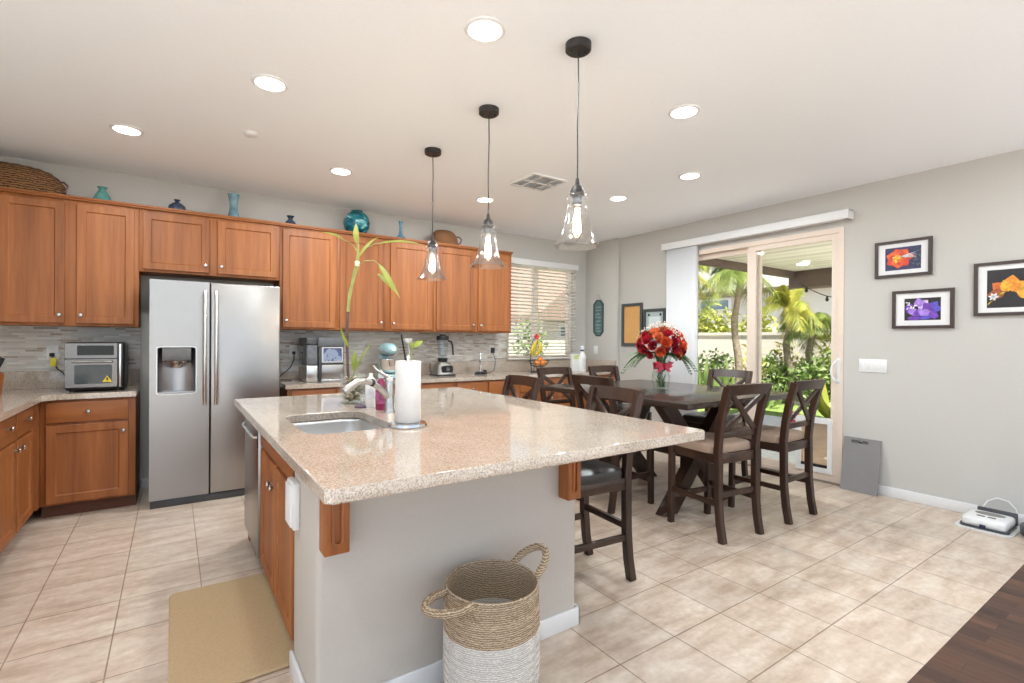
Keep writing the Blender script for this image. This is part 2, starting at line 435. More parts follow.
def rrect(x0, x1, y0, y1, r, n=6):
    pts = []
    for cx, cy, a0 in ((x1 - r, y1 - r, 0), (x0 + r, y1 - r, 90), (x0 + r, y0 + r, 180), (x1 - r, y0 + r, 270)):
        for i in range(n + 1):
            t = R(a0 + 90 * i / n); pts.append((cx + r * math.cos(t), cy + r * math.sin(t)))
    return pts
def rect(x0, x1, y0, y1): return [(x0, y0), (x1, y0), (x1, y1), (x0, y1)]
# plate() polygons in (x,z) put up as a wall: local z -> -Y ; in (y,z): local z -> +X
M_XZ = Matrix(((1, 0, 0, 0), (0, 0, 1, 0), (0, 1, 0, 0), (0, 0, 0, 1)))     # (x,z,y)
M_YZ = Matrix(((0, 0, 1, 0), (1, 0, 0, 0), (0, 1, 0, 0), (0, 0, 0, 1)))     # (y,z,x)

# ------------------------------------------------------------------ setting
CEIL = 2.73; XW = 5.10; YW = 5.394; XL = -1.38
YB = -1.5            # the room goes on behind the camera as far as this and is open there
XO = -2.2
WZ0, WZ1, WX0, WX1 = 1.065, 2.36, 3.66, 4.795      # kitchen window
DY0, DY1, DZ1 = 2.03, 3.98, 2.385                  # sliding door

struct('floor', MB().box(XO, XW + 0.15, 0.713, YW + 0.15, -0.12, 0.0), tile_m, 'beige square ceramic tile floor with pale veining', 'floor')
struct('floor_wood', MB().box(XO, XW + 0.15, YB, 0.713, -0.12, 0.001), plank_m, 'dark brown wood plank floor beyond the tile edge', 'floor')
struct('ceiling', MB().box(XO, XW + 0.15, YB, YW + 0.15, CEIL, CEIL + 0.12), ceil_m, 'smooth white painted ceiling', 'ceiling')
struct('wall_back', MB().plate(rect(XL - 0.15, XW + 0.15, 0, CEIL), [rect(WX0, WX1, WZ0, WZ1)], YW, YW + 0.15, M_XZ), wall_m, 'grey painted wall behind the cabinets and kitchen window', 'wall')
struct('wall_right', MB().plate(rect(-6.5, YW, 0, CEIL), [rect(DY0, DY1, 0.0, DZ1)], XW, XW + 0.15, M_YZ), wall_m, 'light grey wall with the sliding glass door', 'wall')
struct('wall_right_bumpout', MB().box(XW - 0.06, XW, 4.77, YW, 0, CEIL, 0.012), wall_m, 'shallow wall section standing proud in the far right corner', 'wall')
struct('wall_left', MB().box(XL - 0.15, XL, 2.0, YW, 0, CEIL), wall_m, 'grey wall behind the left counter', 'wall')
bb = MB().box(XW - 0.016, XW, YB, DY0 - 0.03, 0.0, 0.085, 0.005)
struct('baseboard_right', bb, white_m, 'white baseboard along the right wall', 'baseboard')
struct('baseboard_right_end', MB().box(XW - 0.016, XW, DY1 + 0.02, 4.77, 0.0, 0.085, 0.005), white_m, 'white baseboard beyond the sliding door', 'baseboard')
struct('baseboard_back', MB().box(-0.23, 0.86, YW - 0.016, YW, 0.0, 0.085, 0.005), white_m, 'white baseboard behind the fridge', 'baseboard')
bs = MB().box(XL + 0.01, -0.235, YW - 0.012, YW, 1.049, 1.409); bs.box(0.84, WX0 - 0.02, YW - 0.012, YW, 1.054, 1.409)
bs.box(XL, XL + 0.012, 2.6, YW - 0.012, 1.049, 1.42)
struct('wall_backsplash', bs, mos, 'grey and tan linear mosaic backsplash between counter and wall cabinets', 'backsplash')

# island half wall with bullnose corners
iw = MB().plate(rrect(0.40, 1.56, 1.72, 2.10, 0.02, 4), [], 0.0, 0.879)
iw.box(1.46, 1.56, 2.09, 3.655, 0.0, 0.879)
struct('wall_island', iw, island_paint, 'grey painted half wall carrying the kitchen island', 'wall')
ib = MB().box(0.386, 1.574, 1.706, 1.72, 0.0, 0.085, 0.005)
ib.box(1.56, 1.574, 1.706, 3.66, 0.0, 0.085, 0.005); ib.box(0.386, 0.40, 1.706, 2.10, 0.0, 0.085, 0.005)
struct('baseboard_island', ib, white_m, 'white baseboard round the island half wall', 'baseboard')

# kitchen window
wf = MB(); d0, d1 = YW + 0.05, YW + 0.11
wf.plate(rect(WX0, WX1, WZ0, WZ1), [rect(WX0 + 0.05, 4.12, WZ0 + 0.05, WZ1 - 0.05), rect(4.20, WX1 - 0.05, WZ0 + 0.05, WZ1 - 0.05)], d0, d1, M_XZ)
win = struct('window_1', wf, tan_frame, 'kitchen window with two lights above the counter', 'window')
MB().box(WX0 + 0.05, 4.12, YW + 0.078, YW + 0.082, WZ0 + 0.05, WZ1 - 0.05).box(4.20, WX1 - 0.05, YW + 0.078, YW + 0.082, WZ0 + 0.05, WZ1 - 0.05).build('window_glass', pane_m, win)
MB().box(WX0 + 0.001, WX1 - 0.001, YW - 0.01, YW + 0.05, WZ0 - 0.012, WZ0 + 0.012, 0.003).build('window_sill', white_m, win)

# ------------------------------------------------------------------ sliding door
dm = MB().plate(rect(DY0, DY1, 0.02, DZ1), [rect(DY0 + 0.045, DY1 - 0.045, 0.055, DZ1 - 0.05)], XW - 0.01, XW + 0.13, M_YZ)
dr = struct('door_1', dm, tan_frame, 'sliding glass patio door in a tan frame', 'door')
MB().box(XW - 0.02, XW + 0.14, DY0 + 0.001, DY1 - 0.001, 0.0, 0.02).build('door_sill', nickel, dr)
# sliding sash (right, inside) with a pet door at its foot
s1 = MB().plate(rect(DY0 + 0.045, 2.955, 0.055, DZ1 - 0.05), [rect(DY0 + 0.105, 2.865, 0.115, DZ1 - 0.105)], XW + 0.005, XW + 0.045, M_YZ)
sl = s1.build('sliding_sash', tan_frame, dr)
MB().box(XW + 0.022, XW + 0.027, DY0 + 0.105, 2.865, 0.60, DZ1 - 0.105).build('glass_pane', pane_m, sl)
MB().box(XW + 0.022, XW + 0.027, 2.44, 2.865, 0.115, 0.60).build('glass_pane', pane_m, sl)
pf = MB().plate(rect(DY0 + 0.085, 2.44, 0.085, 0.60), [rect(DY0 + 0.125, 2.395, 0.13, 0.55)], XW - 0.012, XW + 0.05, M_YZ)
pf = pf.build('pet_door_frame', white_pl, sl)
MB().box(XW + 0.012, XW + 0.02, DY0 + 0.125, 2.395, 0.155, 0.55).build('pet_door_flap', glass('flap_vinyl', (0.86, 0.74, 0.62), 1.3, 0.03, 0.15), sl)
MB().box(XW + 0.004, XW + 0.03, DY0 + 0.125, 2.395, 0.13, 0.155).build('flap_seal', black_m, sl)
hd = MB().box(XW - 0.012, XW + 0.006, 2.050, 2.085, 0.93, 1.18, 0.006).tube([(XW - 0.01, 2.067, 0.95), (XW - 0.045, 2.075, 0.965), (XW - 0.055, 2.10, 1.0), (XW - 0.057, 2.11, 1.055), (XW - 0.055, 2.10, 1.11), (XW - 0.045, 2.075, 1.145), (XW - 0.01, 2.067, 1.16)], 0.009, 8)
tag(hd.build('door_handle', white_pl, dr), 'white D-shaped pull handle')
s2 = MB().plate(rect(2.845, DY1 - 0.045, 0.055, DZ1 - 0.05), [rect(2.93, DY1 - 0.105, 0.115, DZ1 - 0.105)], XW + 0.06, XW + 0.10, M_YZ)
s2 = s2.build('fixed_sash', tan_frame, dr)
MB().box(XW + 0.078, XW + 0.083, 2.93, DY1 - 0.105, 0.115, DZ1 - 0.105).build('glass_pane', pane_m, s2)

# ------------------------------------------------------------------ cabinets
KNOB_P = [(0.0055, 0), (0.005, 0.012), (0.009, 0.016), (0.0145, 0.02), (0.0155, 0.025), (0.012, 0.03), (0.0, 0.032)]
def knob(parent, x, y, z, face='-Y'):
    M = T(x, y, z) @ (RX(90) if face == '-Y' else Matrix.Rotation(R(90), 4, 'Y') if face == '+X' else Matrix.Rotation(R(-90), 4, 'Y'))
    return MB().lathe(KNOB_P, n=14, M=M).build('knob', nickel, parent)
YU = YW - 0.33       # carcase front of the wall cabinets
UB, UT = 1.41, 2.385
def upper(label, x0, x1, zb, doors, group='wall cabinets along the back wall'):
    t = thing('wall_cabinet', label, 'cabinet', ((x0 + x1) / 2, YW - 0.165, zb), 0, group)
    b = MB().box(x0, x1, YU, YW - 0.001, zb, UT, 0.0015)
    b.build('carcase', cab_w, t)
    for a, c, kx in doors:
        d = MB().door(a, c, zb + 0.02, UT - 0.025, YU - 0.02).build('door', cab_w, t)
        if kx: knob(d, kx, YU - 0.02, zb + 0.085)
    return t
upper('tall cherry wall cabinet with two doors at the far left, under the dark basket', -1.10, -0.236, UB, [(-1.06, -0.693, -0.722), (-0.624, -0.266, -0.596)])
upper('short two-door cherry wall cabinet above the fridge', -0.234, 0.829, 1.87, [(-0.209, 0.260, 0.232), (0.324, 0.806, 0.352)])
upper('single-door cherry wall cabinet just right of the fridge, above the ice maker', 0.831, 1.364, UB, [(0.855, 1.344, 0.884)])
upper('two-door cherry wall cabinet under the blue glass ball and bottle', 1.366, 2.426, UB, [(1.386, 1.836, 1.808), (1.916, 2.400, 1.944)])
upper('two-door cherry wall cabinet beside the kitchen window, above the blender', 2.428, 3.481, UB, [(2.454, 2.951, 2.922), (2.999, 3.461, 3.028)])
cr = MB()
cr.box(-1.12, 3.481, YU - 0.024, YW - 0.002, UT, UT + 0.012, 0.002)
cr.box(-1.12, 3.487, YU - 0.036, YW - 0.002, UT + 0.012, UT + 0.028, 0.004)
tag(cr.build('crown_molding', cab_h), 'cherry wood trim board capping the whole row of wall cabinets', 'molding')

CT = 0.908           # wall counter top
BF = 4.80            # base carcase front plane
def base_front(label, x0, x1, units, group='base cabinets along the back wall', end=False):
    t = thing('base_cabinet', label, 'cabinet', ((x0 + x1) / 2, (BF + YW) / 2, 0.0), 0, group)
    MB().box(x0, x1, BF, YW - 0.001, 0.1, CT - 0.041, 0.0015).build('carcase', cab_w, t)
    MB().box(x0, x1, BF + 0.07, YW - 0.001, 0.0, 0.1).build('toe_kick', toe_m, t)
    for a, c, kx in units:
        dw = MB().box(a, c, BF - 0.02, BF, 0.70, 0.848, 0.004).build('drawer', cab_h, t); knob(dw, (a + c) / 2, BF - 0.02, 0.775)
        d = MB().door(a, c, 0.115, 0.68, BF - 0.02).build('door', cab_w, t); knob(d, kx, BF - 0.02, 0.615)
    return t
base_front('cherry base cabinet with one drawer and one door left of the fridge', -0.79, -0.24, [(-0.757, -0.283, -0.312)])
base_front('cherry base cabinet in the wall run under the ice maker', 0.855, 1.70, [(0.89, 1.27, 1.24), (1.29, 1.67, 1.32)])
base_front('cherry base cabinet in the wall run under the mixer', 1.702, 2.55, [(1.73, 2.11, 2.08), (2.14, 2.52, 2.17)])
base_front('cherry base cabinet in the wall run under the blender', 2.552, 3.40, [(2.58, 2.96, 2.93), (2.99, 3.37, 3.02)])
base_front('cherry base cabinet in the wall run under the window', 3.402, 4.30, [(3.43, 3.83, 3.80), (3.87, 4.27, 3.90)])
base_front('cherry base cabinet in the far right corner under the white bottle', 4.302, 5.036, [(4.33, 4.66, 4.63), (4.69, 5.01, 4.72)])
# left run, faces +X
def base_left(label, y0, y1, units):
    xf = -0.81
    t = thing('base_cabinet', label, 'cabinet', ((xf + XL) / 2, (y0 + y1) / 2, 0.0), 0, 'base cabinets along the left wall')
    MB().box(XL + 0.002, xf, y0, y1, 0.1, CT - 0.041, 0.0015).build('carcase', cab_w, t)
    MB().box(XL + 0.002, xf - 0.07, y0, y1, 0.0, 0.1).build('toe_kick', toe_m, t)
    M = T(xf, 0, 0) @ RZ(90)      # local -Y looks to world +X, local x -> world y
    for a, c, ky in units:
        dw = MB().box(xf, xf + 0.02, a, c, 0.70, 0.848, 0.004).build('drawer', cab_y, t); knob(dw, xf + 0.02, (a + c) / 2, 0.79, '+X')
        d = MB().door(a, c, 0.115, 0.68, -0.02, M=M).build('door', cab_w, t); knob(d, xf + 0.02, ky, 0.635, '+X')
base_left('cherry base cabinet with two drawers and two doors at the left photo edge', 3.72, 4.72, [(3.76, 4.155, 4.12), (4.19, 4.60, 4.23)])
base_left('cherry base cabinet of the left wall run, mostly outside the photo', 2.60, 3.718, [(2.66, 3.17, 3.14), (3.21, 3.68, 3.24)])
MB().box(XL + 0.002, -0.791, 4.721, YW - 0.001, 0.1, CT - 0.041).build('corner_filler', cab_w, tag(thing('corner_cabinet', 'plain cherry corner filler between the two left base cabinets', 'cabinet', (-1.1, 5.05, 0)), 'plain cherry corner filler between the two left base cabinets'))

# wall counters with upstands
ct = MB().prism([(XL + 0.002, 2.58), (-0.755, 2.58), (-0.765, 4.70), (-0.70, 4.765), (-0.236, 4.765), (-0.236, YW - 0.001), (XL + 0.002, YW - 0.001)], CT - 0.04, CT)
t = thing('countertop', 'L-shaped beige granite countertop left of the fridge', 'countertop', (-0.9, 4.9, CT - 0.04), 0, 'granite countertops')
ct.build('worktop', gran, t)
MB().box(XL + 0.001, -0.24, YW - 0.022, YW - 0.001, CT, CT + 0.14, 0.003).box(XL + 0.001, XL + 0.022, 2.58, YW - 0.022, CT, CT + 0.14, 0.003).build('upstand', gran, t)
t = thing('countertop', 'long beige granite countertop right of the fridge, running under the window', 'countertop', (2.9, 5.0, CT - 0.04), 0, 'granite countertops')
MB().prism([(0.835, 4.765), (5.039, 4.765), (5.039, YW - 0.001), (0.835, YW - 0.001)], CT - 0.04, CT).build('worktop', gran, t)
MB().box(0.84, 5.038, YW - 0.022, YW - 0.001, CT, CT + 0.145, 0.003).box(5.018, 5.039, 4.775, YW - 0.022, CT, CT + 0.145, 0.003).build('upstand', gran, t)

# ------------------------------------------------------------------ fridge
FX0, FX1, FYF = -0.150, 0.768, 4.655
fr = thing('refrigerator', 'stainless side-by-side refrigerator with water dispenser', 'refrigerator', (0.31, 5.0, 0))
MB().box(FX0 + 0.005, FX1 - 0.005, FYF + 0.085, YW - 0.03, 0.02, 1.765, 0.004).build('body', dgrey_m, fr)
MB().box(FX0 + 0.006, FX1 - 0.006, FYF + 0.02, FYF + 0.10, 0.0, 0.06, 0.004).build('base_grille', dgrey_m, fr)
gx = 0.243
hx0, hx1, hz0, hz1 = -0.100, 0.150, 0.885, 1.248
fl = MB().plate(rect(FX0, gx, 0.065, 1.772), [rrect(hx0, hx1, hz0, hz1, 0.018, 4)], FYF, FYF + 0.075, M_XZ)
fl = fl.build('door', steel_m, fr)
frt = MB().box(gx + 0.009, FX1, FYF, FYF + 0.075, 0.065, 1.772, 0.008, 3).build('door', steel_m, fr)
def fhandle(x, par):
    h = MB().tube([(x, FYF - 0.002, 0.80), (x, FYF - 0.05, 0.795), (x, FYF - 0.058, 0.83), (x, FYF - 0.062, 1.25), (x, FYF - 0.058, 1.66), (x, FYF - 0.05, 1.695), (x, FYF - 0.002, 1.69)], 0.0135, 10)
    h.build('handle', steel_v, par)
fhandle(0.210, fl); fhandle(0.288, frt)
disp = MB()
rr_ = rrect(hx0 + 0.001, hx1 - 0.001, hz0 + 0.001, hz1 - 0.001, 0.017, 4)
dpn = MB()
# recess: concave back made from bowed strips
nn = 14; vs = []; fs = []
for i in range(nn + 1):
    u = i / nn; x = hx0 + 0.002 + (hx1 - hx0 - 0.004) * u
    y = FYF + 0.03 + 0.042 * math.sin(PI * u) ** 0.7 if 0 < i < nn else FYF + 0.012
    for z in (hz0 + 0.012, hz1 - 0.005): vs.append((x, y, z))
fs = [(2 * i, 2 * i + 2, 2 * i + 3, 2 * i + 1) for i in range(nn)]
dpn.add(vs, fs)
dpn.box(hx0 + 0.002, hx1 - 0.002, FYF + 0.004, FYF + 0.07, hz0 + 0.002, hz0 + 0.014)
dp = dpn.build('dispenser', steel('dispenser_steel', (0.36, 0.36, 0.37), 0.3, 'Z'), fl)
MB().plate(rrect(hx0 - 0.008, hx1 + 0.008, hz0 - 0.008, hz1 + 0.008, 0.024, 4), [rrect(hx0, hx1, hz0, hz1, 0.018, 4)], FYF - 0.004, FYF + 0.004, M_XZ).build('dispenser_rim', nickel, fl)
cp_ = MB().box(hx0 + 0.03, hx1 - 0.03, FYF + 0.002, FYF + 0.05, hz1 - 0.105, hz1 - 0.006, 0.004)
for i in range(9): cp_.box(hx0 + 0.05 + i * 0.0165, hx0 + 0.06 + i * 0.0165, FYF - 0.001, FYF + 0.004, hz1 - 0.075, hz1 - 0.02)
cp_.build('control_housing', plain('dispenser_grey', (0.16, 0.155, 0.15), 0.4, 0.4), fl)
MB().lathe([(0.085, 0.03), (0.082, 0.018), (0.05, 0.006), (0.045, -0.014), (0.034, -0.026), (0.0, -0.028)], (0.025, FYF + 0.03, hz1 - 0.135), 20).build('spout', nickel, fl)

# ------------------------------------------------------------------ island
IT = 0.924; IX0, IX1, IY0, IY1 = 0.332, 1.985, 1.330, 3.680
SX0, SX1, SY0, SY1 = 0.465, 0.862, 2.135, 2.755
t = thing('countertop', 'big beige speckled granite top of the kitchen island', 'countertop', (1.16, 2.5, IT - 0.042), 0, 'granite countertops')
it = MB()
outer = [(IX0 + 0.02, IY0), (IX1 - 0.02, IY0), (IX1, IY0 + 0.02), (IX1, IY1 - 0.02), (IX1 - 0.02, IY1), (IX0 + 0.02, IY1), (IX0, IY1 - 0.02), (IX0, IY0 + 0.02)]
sink_hole = rrect(SX0, SX1, SY0, SY1, 0.085, 8)
it.plate(outer, [sink_hole], IT - 0.042, IT)
io = it.build('worktop', gran, t)
bv = io.modifiers.new('bevel', 'BEVEL'); bv.width = 0.005; bv.segments = 3; bv.limit_method = 'ANGLE'; bv.angle_limit = R(50)
def corbel(label, x0, x1):
    b = MB(); dpt = 0.055; z0, z1 = 0.612, IT - 0.043
    b.box(x0, x1, 1.722 - 0.017 - dpt, 1.7195, z0, z1, 0.003)
    b.plate(rrect(x0 + 0.022, x1 - 0.022, z0 + 0.03, z1 - 0.03, 0.018, 5), [rrect(x0 + 0.03, x1 - 0.03, z0 + 0.038, z1 - 0.038, 0.011, 5)], 1.722 - 0.025 - dpt, 1.722 - 0.014 - dpt, M_XZ)
    tag(b.build('corbel', cab_w), label, 'bracket', 'wooden brackets under the island top')
corbel('cherry wood bracket under the island top at the left corner', 0.408, 0.490)
corbel('cherry wood bracket under the island top beside the black stool', 1.448, 1.522)
# cabinets and dishwasher on the left face
xf = 0.415
t = thing('base_cabinet', 'cherry sink cabinet with two doors in the left side of the island', 'cabinet', (0.8, 2.53, 0), 0, 'island units')
MB().box(xf, 1.458, 2.101, 2.985, 0.1, IT - 0.25, 0.001).box(xf, xf + 0.03, 2.101, 2.985, IT - 0.25, IT - 0.043).build('carcase', cab_w, t)
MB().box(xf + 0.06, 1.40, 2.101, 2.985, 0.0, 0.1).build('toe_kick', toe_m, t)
Mi = T(xf, 0, 0) @ RZ(-90)    # local -Y looks to world -X, local x -> world -y
MB().box(xf - 0.02, xf, 2.11, 2.965, 0.745, 0.868, 0.004).build('false_front', cab_y, t)
for a, c, k in ((2.532, 2.955, 2.562), (2.11, 2.510, 2.480)):
    d = MB().door(-c, -a, 0.115, 0.725, -0.02, M=Mi).build('door', cab_w, t); knob(d, xf - 0.02, k, 0.635, '-X')
t = thing('dishwasher', 'stainless dishwasher at the far end of the island', 'dishwasher', (0.7, 3.3, 0))
MB().box(xf + 0.01, 1.0, 2.99, 3.60, 0.1, IT - 0.043).build('body', dgrey_m, t)
d = MB().box(xf - 0.028, xf + 0.01, 2.993, 3.598, 0.115, 0.872, 0.006).build('door', steel_m, t)
MB().tube([(xf - 0.026, 3.02, 0.775), (xf - 0.042, 3.03, 0.775), (xf - 0.046, 3.1, 0.775), (xf - 0.046, 3.5, 0.775), (xf - 0.042, 3.56, 0.775), (xf - 0.026, 3.57, 0.775)], 0.009, 8).build('handle', chrome, t)
MB().box(xf + 0.06, 1.0, 2.99, 3.60, 0.0, 0.1).build('kick_plate', black_m, t)
MB().box(xf - 0.031, xf - 0.026, 3.005, 3.03, 0.72, 0.86, 0.001).build('control_strip', black_m, t)
tag(MB().box(xf, 1.458, 3.602, 3.655, 0.0, IT - 0.043, 0.001).build('end_panel', cab_w), 'cherry end panel closing the far end of the island', 'panel')
# white outlet box on the wall end
t = thing('outlet_box', 'white outlet box on the left end of the island wall', 'outlet', (0.39, 2.06, 0.68))
MB().box(0.374, 0.3995, 1.975, 2.095, 0.60, 0.775, 0.005).build('body', white_pl, t)
MB().box(0.366, 0.3745, 1.985, 2.085, 0.61, 0.765, 0.003).build('cover', white_pl, t)

# sink
sk = MB(); prof = [(0.0, IT - 0.0415, 0.0), (0.0, IT - 0.06, 0.0), (-0.012, IT - 0.20, 0.0), (-0.03, IT - 0.228, 0.0), (-0.06, IT - 0.236, 0)]
loops = []
for d_, z, _ in prof: loops.append([(x, y, z) for x, y in rrect(SX0 - 0.004 - d_, SX1 + 0.004 + d_, SY0 - 0.004 - d_, SY1 + 0.004 + d_, 0.085 + d_ * 0.5, 8)])
vs = [p for l in loops for p in l]; n_ = len(loops[0]); fs = []
for k in range(len(loops) - 1): fs += [(k * n_ + j, k * n_ + (j + 1) % n_, (k + 1) * n_ + (j + 1) % n_, (k + 1) * n_ + j) for j in range(n_)]
fs.append(tuple((len(loops) - 1) * n_ + j for j in range(n_)))
sk.add(vs, fs)
t = thing('sink', 'stainless undermount sink in the island top', 'sink', (0.66, 2.45, IT - 0.24))
so_ = sk.build('basin', steel('sink_steel', (0.68, 0.67, 0.65), 0.33), t)
sf = so_.modifiers.new('solid', 'SOLIDIFY'); sf.thickness = 0.003; sf.offset = 1
MB().lathe([(0.045, 0.004), (0.04, 0.006), (0.03, 0.002), (0.0, 0.002)], (0.66, 2.45, IT - 0.2365), 20).build('drain', chrome, t)
# faucet
fx, fy = 0.978, 2.585
t = thing('faucet', 'brushed nickel pull-out kitchen faucet on the island', 'faucet', (fx, fy, IT))
MB().lathe([(0.031, 0), (0.031, 0.006), (0.026, 0.014), (0.024, 0.10), (0.026, 0.15), (0.025, 0.178), (0.016, 0.192), (0, 0.196)], (fx, fy, IT), 20).build('body', nickel, t)
sp = [(fx - 0.01, fy - 0.004, IT + 0.085), (fx - 0.06, fy - 0.02, IT + 0.135), (fx - 0.11, fy - 0.04, IT + 0.168), (fx - 0.16, fy - 0.058, IT + 0.182), (fx - 0.205, fy - 0.075, IT + 0.176), (fx - 0.245, fy - 0.088, IT + 0.155), (fx - 0.272, fy - 0.097, IT + 0.133)]
MB().tube(sp, [0.018, 0.017, 0.0165, 0.018, 0.019, 0.02, 0.018], 12).build('spout', nickel, t)
MB().tube([(fx - 0.105, fy - 0.038, IT + 0.166), (fx - 0.118, fy - 0.043, IT + 0.172)], 0.0195, 12).build('joint_ring', black_m, t)
MB().tube([(fx, fy, IT + 0.185), (fx - 0.03, fy + 0.005, IT + 0.205), (fx - 0.07, fy + 0.01, IT + 0.232), (fx - 0.088, fy + 0.012, IT + 0.256)], [0.014, 0.011, 0.008, 0.006], 10).build('lever', nickel, t)

# ------------------------------------------------------------------ chairs
def make_chair(name, label, cat, seat_m, group):
    t = thing(name, label, cat, (0, 0, 0), 0, group)
    for s in (-1, 1):
        MB().sweep([(s * .186, -.240, 0), (s * .186, -.218, .12), (s * .186, -.203, .28), (s * .187, -.198, .60), (s * .189, -.212, .74), (s * .192, -.240, .88), (s * .196, -.282, 1.03)], 0.042, 0.046).build('leg', dark_w, t, local=True)
        MB().sweep([(s * .190, .205, 0), (s * .190, .20, .30), (s * .190, .20, .575)], 0.040, 0.040).build('leg', dark_w, t, local=True)
    b = MB()
    for s in (-1, 1): b.box(s * .19 - .011, s * .19 + .011, -.18, .18, .51, .572, .003)
    b.box(-.17, .17, .192, .212, .51, .572, .003); b.box(-.17, .17, -.21, -.19, .51, .572, .003)
    b.build('seat_frame', dark_w, t, local=True)
    MB().pillow(-.210, .210, -.180, .230, .552, .640, 0.25, 0.5).build('cushion', seat_m, t, local=True)
    # curved top rail
    n = 10; vs = []; fs = []
    for i in range(n + 1):
        u = -1 + 2 * i / n; x = .214 * u; bow = -.022 * (1 - u * u)
        zt = 1.043 + 0.004 * (1 - u * u); zb = 0.962 + 0.014 * (1 - u * u)
        for yy, z in ((-.256, zb), (-.283, zt), (-.307, zt - .004), (-.280, zb - .002)): vs.append((x, yy + bow, z))
    for i in range(n):
        o = 4 * i; fs += [(o + j, o + (j + 1) % 4, o + 4 + (j + 1) % 4, o + 4 + j) for j in range(4)]
    fs += [(3, 2, 1, 0), (4 * n, 4 * n + 1, 4 * n + 2, 4 * n + 3)]
    MB().add(vs, fs).build('top_rail', dark_w, t, local=True)
    MB().box(-.172, .172, -.218, -.194, .682, .722, .003).build('lower_rail', dark_w, t, local=True)
    nb = Vector((0, 0.95, 0.3))
    b = MB()
    for s in (-1, 1):
        p0 = Vector((-s * .160, -.279 - .006 * s, .968)); p1 = Vector((s * .160, -.207 - .006 * s, .716))
        mid = (p0 + p1) / 2 + Vector((0, -.006, 0))
        b.beam(p0, p1, 0.018, 0.036, 0.003, upv=(p1 - p0).cross(nb))
    b.build('cross_brace', dark_w, t, local=True)
    for s in (-1, 1): MB().beam((s * .188, -.20, .245), (s * .190, .19, .245), .020, .036, .003).build('stretcher', dark_w, t, local=True)
    MB().box(-.17, .17, -.214, -.192, .285, .322, .003).build('stretcher', dark_w, t, local=True)
    MB().box(-.175, .175, .19, .212, .175, .215, .003).build('footrest', dark_w, t, local=True)
    return t
G1 = 'counter-height dining chairs at the table'
ch = make_chair('dining_chair', 'dark cross-back chair with tan seat at the near table end, closest to the island corner', 'chair', tan_f, G1)
def place(o, cx, cy, rz):
    o.location = (cx, cy, 0); o.rotation_euler = (0, 0, rz)
def rear(cx, cy, rz):     # centre of the rear feet -> chair origin
    return (cx - 0.24 * math.sin(rz), cy + 0.24 * math.cos(rz), 0)
x, y, _ = rear(3.168, 1.858, -0.115); place(ch, x, y, -0.115)
dup(ch, rear(3.897, 1.82, 0.0), 0.0, 'dark cross-back chair with tan seat at the near table end, closest to the glass door')
chb = make_chair('dining_chair', 'dark cross-back chair at the long table side next to the island stools', 'chair', leather, G1)
x, y, _ = rear(2.79, 2.87, R(-91)); place(chb, x, y, R(-91))
dup(chb, rear(4.49, 2.79, R(92)), R(92), 'dark cross-back chair with black seat on the table side facing the glass door')
dup(chb, rear(3.255, 3.90, R(180)), R(180), 'dark cross-back chair at the far table end, in front of the fruit stand and window')
dup(chb, rear(3.965, 3.91, R(181)), R(181), 'dark cross-back chair at the far table end, beside the white bottle')
st = make_chair('bar_stool', 'dark cross-back stool with black leather seat tucked under the near end of the island overhang', 'stool', leather, 'counter stools along the island')
x, y, _ = rear(2.125, 2.06, R(85)); place(st, x, y, R(85))
dup(st, rear(2.19, 3.08, R(88)), R(88), 'dark cross-back stool at the far end of the island, with only its back showing')

# ------------------------------------------------------------------ dining table
TT = 0.908
t = thing('dining_table', 'dark counter-height dining table with crossed trestle legs', 'table', (3.49, 2.9, 0))
tb = MB(); TX0, TX1, TY0, TY1 = 2.80, 4.185, 2.02, 3.62
pw = (TX1 - TX0) / 8
tb.box(TX0, TX1, TY0, TY1, TT - 0.042, TT, 0.004)
tb.build('tabletop', table_w, t)
MB().box(TX0 + 0.16, TX1 - 0.16, TY0 + 0.30, TY1 - 0.30, TT - 0.075, TT - 0.042, 0.003).build('apron', dark_w, t)
for yy in (2.44, 3.22):
    b = MB()
    for s in (-1, 1):
        x0, x1 = 3.495 - s * 0.36, 3.495 + s * 0.40
        hw = 0.08; z0, z1 = 0.0, TT - 0.075
        b.prism([(x0 - hw, z0), (x0 + hw, z0), (x1 + hw, z1), (x1 - hw, z1)], yy - 0.042 + 0.003 * s, yy + 0.042 + 0.003 * s, M_XZ)
    b.build('trestle', dark_w, t)
MB().box(3.46, 3.53, 2.48, 3.18, 0.37, 0.45, 0.004).build('stretcher', dark_w, t)

# ------------------------------------------------------------------ ceiling: lamps, pendants, vent, detector
CANS = [
    (1.169, 1.923, 'recessed ceiling light nearest the camera, left of the largest pendant'),
    (0.438, 2.997, 'recessed ceiling light over the aisle in front of the fridge, second nearest'),
    (-0.264, 4.218, 'recessed ceiling light at the far left, above the oven corner'),
    (1.162, 4.219, 'recessed ceiling light in front of the blue glass ball'),
    (2.592, 1.913, 'recessed ceiling light right of the largest pendant, nearest the right wall pictures'),
    (3.635, 2.618, 'recessed ceiling light above the near half of the dining table'),
    (3.631, 3.433, 'small-looking recessed ceiling light above the far half of the dining table'),
    (2.587, 4.236, 'recessed ceiling light behind the cord of the middle pendant'),
]
can0 = None
for (x, y, lab) in CANS:
    if can0 is None:
        can0 = t = thing('ceiling_light', lab, 'ceiling light', (x, y, CEIL), 0, 'recessed ceiling lights')
        MB().lathe([(0.094, 0.0), (0.092, -0.006), (0.080, -0.011), (0.072, -0.006)], (x, y, CEIL), 28).build('trim_ring', white_pl, t)
        MB().lathe([(0.0735, -0.0075), (0.06, -0.009), (0.0, -0.010)], (x, y, CEIL), 28).build('diffuser', led, t)
    else:
        dup(can0, (x, y, CEIL), 0, lab)
